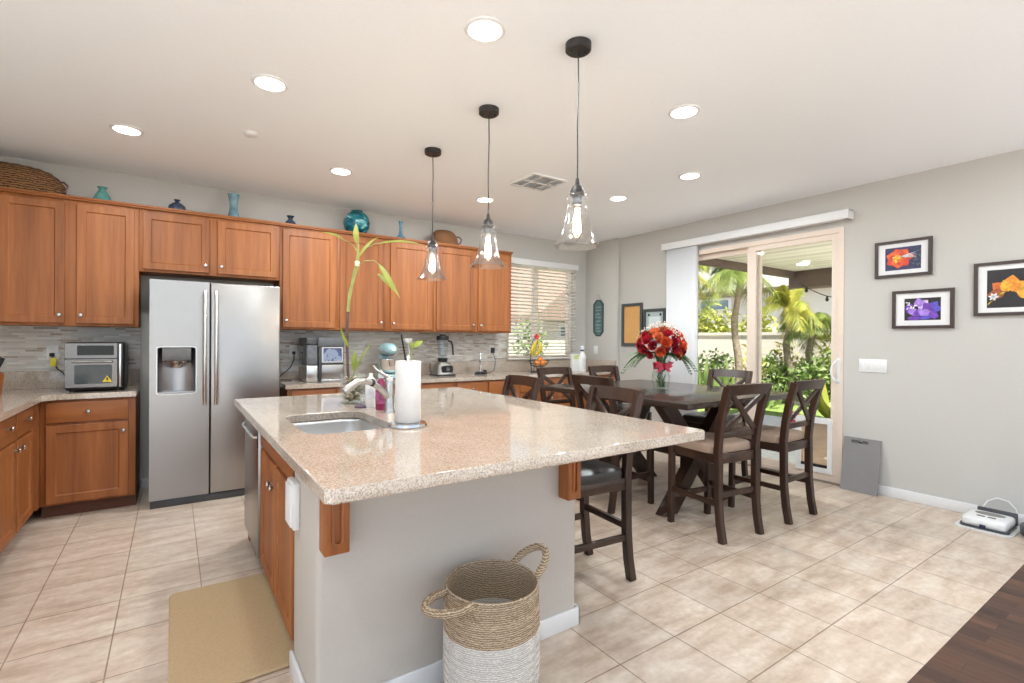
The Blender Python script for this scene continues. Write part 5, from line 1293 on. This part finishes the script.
# leaning pet door cover
t = thing('pet_door_cover', 'flat grey pet door cover leaning on the right wall', 'panel', (5.03, 1.87, 0))
Mp = T(5.005, 1.87, 0.001) @ Matrix.Rotation(R(9.5), 4, 'Y')
MB().plate(rrect(-.142, .142, 0, .475, .006, 2), [rrect(-.05, .085, .425, .452, .005, 2)], 0, .016, Mp @ M_YZ).build('panel', grey_m, t)
MB().box(.010, .016, -.05, .085, .425, .452, M=Mp).build('handle_recess', plain('recess_grey', (0.12, 0.12, 0.12), 0.5), t)
MB().box(-.001, .006, -.005, .03, .429, .446, .002, M=Mp).build('latch', nickel, t)
# mopping robot on its pad
rx, ry = 4.895, .985
t = thing('mopping_robot', 'square white mopping robot on its dock by the right wall', 'robot', (rx, ry, 0))
MB().prism(rrect(rx - .195, rx + .16, ry - .135, ry + .17, .04, 5), .001, .008).build('dock_pad', white_pl, t)
MB().pillow(rx - .165, rx + .115, ry - .105, ry + .14, .012, .084, .28, .42, 40, 12).build('body', white_pl, t)
MB().prism(rrect(rx - .172, rx + .10, ry - .112, ry + .146, .035, 5), .010, .026).build('bumper', dgrey_m, t)
M_ = T(rx + .010, ry + .015, .0846)
MB().lathe([(0, .003), (.6, .003), (.97, .002), (1, -.006)], (0, 0, 0), 32, M=M_ @ Matrix.Diagonal((.045, .082, 1, 1))).build('top_disc', plain('robot_grey', (0.22, 0.205, 0.19), 0.35), t)
b = MB().box(rx - .098, rx - .072, ry + .022, ry + .066, .078, .0862, .003).box(rx - .098, rx - .072, ry - .036, ry + .008, .078, .0862, .003); b.build('button', dgrey_m, t)
MB().box(rx - .174, rx - .166, ry + .002, ry + .034, .016, .044, .003).build('sensor', plain('navy_sensor', (0.02, 0.02, 0.06), 0.2), t)
MB().box(rx + .122, rx + .150, ry - .105, ry + .11, .008, .098, .006).build('dock_back', dgrey_m, t)
tag(MB().tube([(rx + .14, ry + .085, .09), (rx + .165, ry + .06, .145), (rx + .172, ry + .01, .175), (rx + .172, ry - .05, .165), (rx + .165, ry - .09, .12), (rx + .15, ry - .11, .03), (rx + .13, ry - .16, .006), (rx + .08, ry - .21, .005)], .004, 6).build('power_cord', white_pl), 'white looping cord behind the mopping robot', 'cord')
t = thing('vacuum_robot', 'round dark robot vacuum cut by the right photo edge', 'robot', (4.85, .668, 0))
MB().lathe([(0, .012), (.15, .012), (.168, .022), (.17, .075), (.16, .09), (0, .092)], (4.85, .668, 0), 40).build('body', dgrey_m, t)
MB().lathe([(.0, .004), (.05, .003), (.052, -.002)], (4.85, .668, .092), 24).build('lid_disc', plain('robot_copper', (0.20, 0.13, 0.09), 0.35), t)
b = MB()
for sgn in (-1, 1): b.cyl((4.85 + sgn * .10 - .01, .668, .022), (4.85 + sgn * .10 + .01, .668, .022), .0215, n=14)
b.build('wheel', black_m, t)

# ------------------------------------------------------------------ outside
conc = plain('concrete', (0.76, 0.74, 0.70), 0.85, var=0.08, scale=9)
grass = plain('lawn_green', (0.20, 0.27, 0.06), 0.9, var=0.5, scale=45)
bounce_ground = plain('bounce_ground', (0.68, 0.66, 0.63), 0.95, var=0.3, scale=12)  # unseen ground, made pale so it bounces sunlight onto the ceiling
stucco = plain('stucco_cream', (0.70, 0.66, 0.58), 0.9, var=0.04, scale=60, bmp=0.2)
struct('ground_patio', MB().box(XW + 0.15, 9.1, -3.0, 5.3, -0.15, -0.03), conc, 'pale concrete patio slab outside the sliding door', 'patio')
struct('ground', MB().box(-30, 45, -30, 45, -0.40, -0.16), bounce_ground, 'ground around the house, made pale to bounce light indoors', 'ground')
tag(MB().box(9.1, 11.4, -3.0, 9.0, -0.15, -0.05).box(5.7, 9.1, 5.3, 8.25, -0.15, -0.05).build('lawn', grass), 'green lawn beyond the patio', 'lawn', kind='stuff')
cover_w = wood('patio_boards', (0.86, 0.80, 0.70), (0.80, 0.73, 0.62), (0.89, 0.84, 0.76), axis='Y', rough=0.7, grain=10, plank=8)
beam_m = plain('brown_beam', (0.14, 0.095, 0.075), 0.7, var=0.1)
pcv = thing('patio_cover', 'patio cover with pale board ceiling and brown beams outside the door', 'patio cover', (7, 0, 2.5))
MB().box(XW + 0.15, 8.9, 1.4, 4.30, 2.52, 2.60).build('ceiling_boards', cover_w, pcv)
MB().box(8.72, 8.90, 1.4, 4.32, 2.24, 2.52, .01).build('outer_beam', beam_m, pcv)
MB().box(XW + 0.15, 8.9, 4.22, 4.32, 2.41, 2.52, .01).build('end_beam', beam_m, pcv)
MB().box(XW + 0.15, 8.9, 1.38, 1.48, 2.41, 2.52, .01).build('end_beam', beam_m, pcv)
MB().box(8.73, 8.89, 3.45, 3.64, -0.03, 2.24, .01).build('post', stucco, pcv)
pl_ = MB().lathe([(0, -.012), (.07, -.012), (.085, 0)], (8.0, 3.75, 2.52), 20).build('recessed_lamp', led, pcv)
b = MB(); sag = []
for i in range(25):
    u = i / 24; sag.append((8.65 - 3.3 * u * .0, 4.1 - 2.5 * u, 2.30 - .28 * math.sin(PI * ((u * 2) % 1))))
t = thing('string_lights', 'dark string of bulbs sagging along the patio cover', 'string lights', (8.65, 4.1, 2.3))
MB().tube(sag, .008, 5).build('cable', black_m, t)
for i in range(1, 25, 3):
    p = sag[i]; MB().lathe([(0, -.09), (.02, -.075), (.026, -.05), (.016, -.02), (.012, 0)], p, 10).build('bulb', black_m, t)

# fences and neighbour houses
blk = plain('block_wall', (0.58, 0.53, 0.45), 0.9, var=0.08, scale=20)
struct('wall_garden', MB().box(12.9, 13.05, 2.5, 13.0, -0.16, 1.5).box(12.86, 13.09, 2.5, 13.0, 1.5, 1.58), blk, 'cream block garden wall behind the palms', 'wall')
fw = wood('fence_boards', (0.40, 0.28, 0.18), (0.30, 0.20, 0.12), (0.48, 0.36, 0.25), rough=0.9, grain=12, plank=12)
t = thing('garden_fence', 'weathered tan board fence at the right of the yard', 'fence', (13.0, 0, -.16))
b = MB()
for i in range(50):
    y = -4 + i * .13; b.box(12.3, 12.32, y, y + .122, -.15, 1.65 + .01 * (i % 3))
b.build('boards', fw, t)
b = MB().box(12.32, 12.37, -4, 2.5, .3, .39).box(12.32, 12.37, -4, 2.5, 1.3, 1.39); b.build('rail', fw, t)
roof_m = plain('roof_tile', (0.30, 0.20, 0.15), 0.9, var=0.2, scale=30)
def house(label, x0, x1, y0, y1, h, wins, cat='house', ridge='Y', face='-X'):
    t = thing('neighbour_house', label, cat, ((x0 + x1) / 2, (y0 + y1) / 2, -.16))
    MB().box(x0, x1, y0, y1, -.16, h).build('wall', stucco, t)
    o = .5; rz = h + 1.9
    if ridge == 'Y':
        xm = (x0 + x1) / 2; MB().prism([(x0 - o, h - .15), (x1 + o, h - .15), (x1 + o, h), (xm, rz), (x0 - o, h)], y0 - o, y1 + o, M_XZ).build('roof', roof_m, t)
    else:
        ym = (y0 + y1) / 2; MB().prism([(y0 - o, h - .15), (y1 + o, h - .15), (y1 + o, h), (ym, rz), (y0 - o, h)], x0 - o, x1 + o, M_YZ).build('roof', roof_m, t)
    for (a, c_, z0_, z1_) in wins:
        if face == '-X':
            f = MB().plate(rect(a, c_, z0_, z1_), [rect(a + .08, c_ - .08, z0_ + .08, z1_ - .08)], x0 - .06, x0 + .02, M_YZ).build('window', white_m, t)
            MB().box(x0 - .03, x0 - .02, a + .08, c_ - .08, z0_ + .08, z1_ - .08).build('pane', plain('sky_pane', (0.20, 0.30, 0.37), 0.1) if 'sky_pane' not in MATS else MATS['sky_pane'], f)
        else:
            f = MB().plate(rect(a, c_, z0_, z1_), [rect(a + .08, c_ - .08, z0_ + .08, z1_ - .08)], y0 - .06, y0 + .02, M_XZ).build('window', white_m, t)
            MB().box(a + .08, c_ - .08, y0 - .03, y0 - .02, z0_ + .08, z1_ - .08).build('pane', MATS['sky_pane'], f)
    return t
hs = house('two-storey cream neighbour house beyond the garden wall', 17.0, 26.0, 3.0, 16.5, 5.6, [(10.45, 11.75, 2.45, 2.95)])
MB().box(16.6, 17.0, 3.0, 16.5, 3.03, 3.17, .02).build('trim_band', beam_m, hs)
house('pale neighbour house with a gabled roof seen through the kitchen window', 7.55, 11.6, 9.6, 15.0, 1.95, [(8.0, 8.5, 1.35, 1.75)], ridge='Y', face='-Y')
t2 = MB().box(-2, 9.0, 8.3, 8.42, -.16, 1.35)
struct('wall_side_yard', t2, blk, 'cream block wall of the side yard outside the kitchen window', 'wall')

# palms
palm_l = leafmat('palm_green', (0.13, 0.19, 0.035), (0.33, 0.38, 0.08), 0.35)
palm_y = leafmat('palm_yellow', (0.30, 0.33, 0.05), (0.60, 0.55, 0.11), 0.35)
trunk_m = plain('palm_trunk', (0.26, 0.20, 0.14), 0.95, var=0.3, scale=18, bmp=0.5)
def palm(label, x, y, h, L, nf, seed, lm, bare=0.0):
    rnd = random.Random(seed); t = thing('palm_tree', label, 'palm tree', (x, y, -.16), 0, 'palm trees in the yard')
    pts = [(x + .05 * math.sin(i), y + .04 * math.cos(i * 1.3), -.16 + (h + .16) * i / 8) for i in range(9)]
    MB().tube(pts, [.085 - .004 * i + .008 * (i % 2) for i in range(9)], 10).build('trunk', trunk_m, t)
    b = MB()
    for k in range(nf):
        a = 2 * PI * k / nf * 2.4 + rnd.uniform(-.2, .2); el = R(rnd.uniform(-5, 75)); Lk = L * rnd.uniform(.8, 1.1); dr = rnd.uniform(.55, .9) * (1.15 - el / 2.2)
        ca, sa = math.cos(a), math.sin(a); P = []
        for i in range(13):
            u = i / 12; rr = Lk * (math.cos(el) * u + .12 * u * (1 - u)); zz = Lk * (math.sin(el) * u - dr * u * u * 1.0)
            P.append(Vector((x + ca * rr, y + sa * rr, h + zz)))
        b.tube(P, [.018 * (1 - .85 * i / 12) for i in range(13)], 4, caps=False)
        for i in range(1, 13):
            for e in (0, .14, .28, .42, .57, .71, .85):
                p = P[i - 1].lerp(P[i], e); d_ = (P[i] - P[i - 1]).normalized(); s_ = Vector((-sa, ca, 0)); u = (i - 1 + e) / 12
                ll = Lk * .36 * math.sin(PI * (.12 + .85 * u)) + .04
                for sg in (-1, 1):
                    q = p + (s_ * sg * .72 + d_ * .55).normalized() * ll + Vector((rnd.uniform(-.03, .03), rnd.uniform(-.03, .03), -ll * rnd.uniform(.35, 1.1)))
                    md = p.lerp(q, .45) + Vector((0, 0, ll * .12)); wv = d_ * .0075
                    b.add([p - wv * .5, p + wv * .5, md + wv, md - wv, q], [(0, 1, 2, 3), (3, 2, 4)])
    b.build('fronds', lm, t)
palm('tall drooping palm seen through the left pane of the door', 10.4, 6.25, 2.95, .95, 18, 1, palm_l)
palm('yellow-green palm in the middle of the right pane of the door', 11.4, 5.62, 2.15, .72, 16, 2, palm_y)
palm('slim green palm at the right of the right pane of the door', 11.8, 5.33, 1.85, .75, 15, 3, palm_l)
palm('palm beside the vertical blind at the left edge of the door', 9.0, 6.75, 2.75, .9, 12, 4, palm_y)
def shrub(name, label, x, y, r_, h, n, lm, seed, ls=.10, group='shrubs along the garden wall', z0=-.16):
    rnd = random.Random(seed); t = thing(name, label, 'shrub', (x, y, z0), 0, group); b = MB()
    for k in range(5): a = rnd.uniform(0, 6.28); b.tube([(x + .04 * math.cos(a), y + .04 * math.sin(a), z0), (x + r_ * .5 * math.cos(a), y + r_ * .5 * math.sin(a), z0 + h * .6)], .014, 5)
    b.build('branches', trunk_m, t); b = MB()
    for k in range(n):
        th = rnd.uniform(0, 6.28); c_ = rnd.uniform(-1, 1); q = (rnd.random() ** .4); s_ = math.sqrt(1 - c_ * c_)
        lump = 1 + .22 * math.sin(3 * th + seed) * math.cos(2.5 * c_ + seed)
        p = Vector((x + r_ * q * s_ * math.cos(th) * lump, y + r_ * q * s_ * math.sin(th) * lump, z0 + h * .52 + h * .5 * q * c_ * lump))
        d_ = Vector((rnd.uniform(-1, 1), rnd.uniform(-1, 1), rnd.uniform(-.4, 1))).normalized() * ls * rnd.uniform(.6, 1.2)
        leaf(b, p, p + d_, ls * .24, (rnd.uniform(-1, 1), rnd.uniform(-1, 1), 1.0), .2, n=2)
    b.build('foliage', lm, t); return t
lm1 = leafmat('shrub_lime', (0.28, 0.33, 0.05), (0.48, 0.48, 0.10), 0.35); lm2 = leafmat('shrub_green', (0.12, 0.20, 0.05), (0.26, 0.34, 0.10), 0.3); lm3 = leafmat('shrub_gold', (0.52, 0.40, 0.09), (0.40, 0.42, 0.10), 0.3)
shrub('lime_tree', 'lime-green bushy tree rising above the garden wall, left pane', 14.2, 9.3, .8, 2.5, 2000, lm1, 1, .2)
shrub('lime_tree', 'smaller lime-green tree above the garden wall, beside the palm trunk', 14.3, 7.95, .65, 2.35, 1400, lm1, 2, .2)
shrub('shrub', 'dark green shrub under the tall drooping palm', 10.6, 6.9, .55, 1.25, 700, lm2, 3, .14)
shrub('shrub', 'golden shrub right of the tall drooping palm', 10.9, 6.25, .42, 1.3, 420, lm3, 4, .12)
shrub('shrub', 'bushy green shrub low in the right pane, at its left', 11.4, 5.9, .6, 1.15, 800, lm2, 5, .14)
shrub('shrub', 'bushy green shrub low in the right pane, in the middle', 11.6, 5.0, .65, 1.2, 850, lm2, 6, .16)
shrub('shrub', 'golden shrub high behind the yellow-green palm', 12.2, 6.1, .4, 1.55, 380, lm3, 7, .14)
shrub('shrub', 'green shrub low beside the patio post', 11.6, 4.2, .45, 1.0, 600, lm2, 8, .13)
shrub('shrub', 'tall bright shrub behind the patio post', 12.15, 4.85, .55, 2.1, 620, lm1, 12, .14)
shrub('shrub', 'dark green shrub beside the vertical blind', 9.6, 7.6, .6, 1.4, 700, lm2, 13, .14)
# banana-like plant with a big bright leaf, and spiky plants
def strap(name, label, x, y, n, L, wd, lm, seed, spread=.6, z0=-.16):
    rnd = random.Random(seed); t = thing(name, label, 'plant', (x, y, z0), 0, 'broad-leaved plants in the flower bed'); b = MB()
    for k in range(n):
        a = 2 * PI * k / n + rnd.uniform(-.3, .3); sp_ = spread * rnd.uniform(.4, 1); p = Vector((x, y, z0)); l_ = L * rnd.uniform(.7, 1.1)
        leaf(b, p + Vector((.03 * math.cos(a), .03 * math.sin(a), .02)), p + Vector((math.cos(a) * l_ * sp_, math.sin(a) * l_ * sp_, l_)), wd, (math.cos(a), math.sin(a), .2), .3, .12, 8)
    b.build('leaves', lm, t)
    MB().cyl((x, y, z0), (x, y, z0 + .08), .05, .03, 8).build('crown', trunk_m, t)
strap('banana_plant', 'yellow-green broad-leaved plant beside the door handle', 9.6, 4.02, 6, 1.0, .11, palm_y, 1, .35, -.06)
strap('agave', 'grey-green spiky plant under the left pane', 9.4, 5.9, 14, 1.0, .06, lm2, 2, .5)
strap('agave', 'dark spiky plant right of the palm trunk', 10.2, 5.55, 12, .8, .05, lm2, 3, .7)
strap('agave', 'tall strap-leaved plant left of the palm trunk', 9.9, 6.5, 10, 1.35, .07, lm2, 4, .3)
# white flowers along the lawn edge, ball
t = thing('white_flowers', 'low plant with white flowers at the lawn edge', 'flowers', (10.9, 4.4, -.1))
b = MB(); random.seed(6)
for i in range(60): b.ball((10.9 + random.gauss(0, .16), 4.4 + random.gauss(0, .22), .05 + random.random() * .10), .028, 6)
b.build('blossoms', white_m, t)
b = MB()
for i in range(140):
    p = Vector((10.9 + random.gauss(0, .16), 4.4 + random.gauss(0, .22), -.06 + random.random() * .1)); leaf(b, p, p + Vector((random.uniform(-.06, .06), random.uniform(-.06, .06), .07)), .02, n=2)
b.build('foliage', lm2, t)
t = thing('toy_ball', 'red ball lying on the patio behind the right-hand chair', 'ball', (8.38, 4.05, -.03))
MB().ball((8.38, 4.05, .085), .115, 20).build('ball', plain('ball_red', (0.70, 0.05, 0.09), 0.4), t)
MB().lathe([(.1152, -.012), (.1165, 0), (.1152, .012)], (8.38, 4.05, .085), 24).build('band', white_pl, t)
# tree outside the kitchen window
shrub('side_yard_tree', 'small green tree outside the kitchen window', 5.7, 7.6, .33, 2.05, 700, lm2, 21, .12, 'side yard plants')
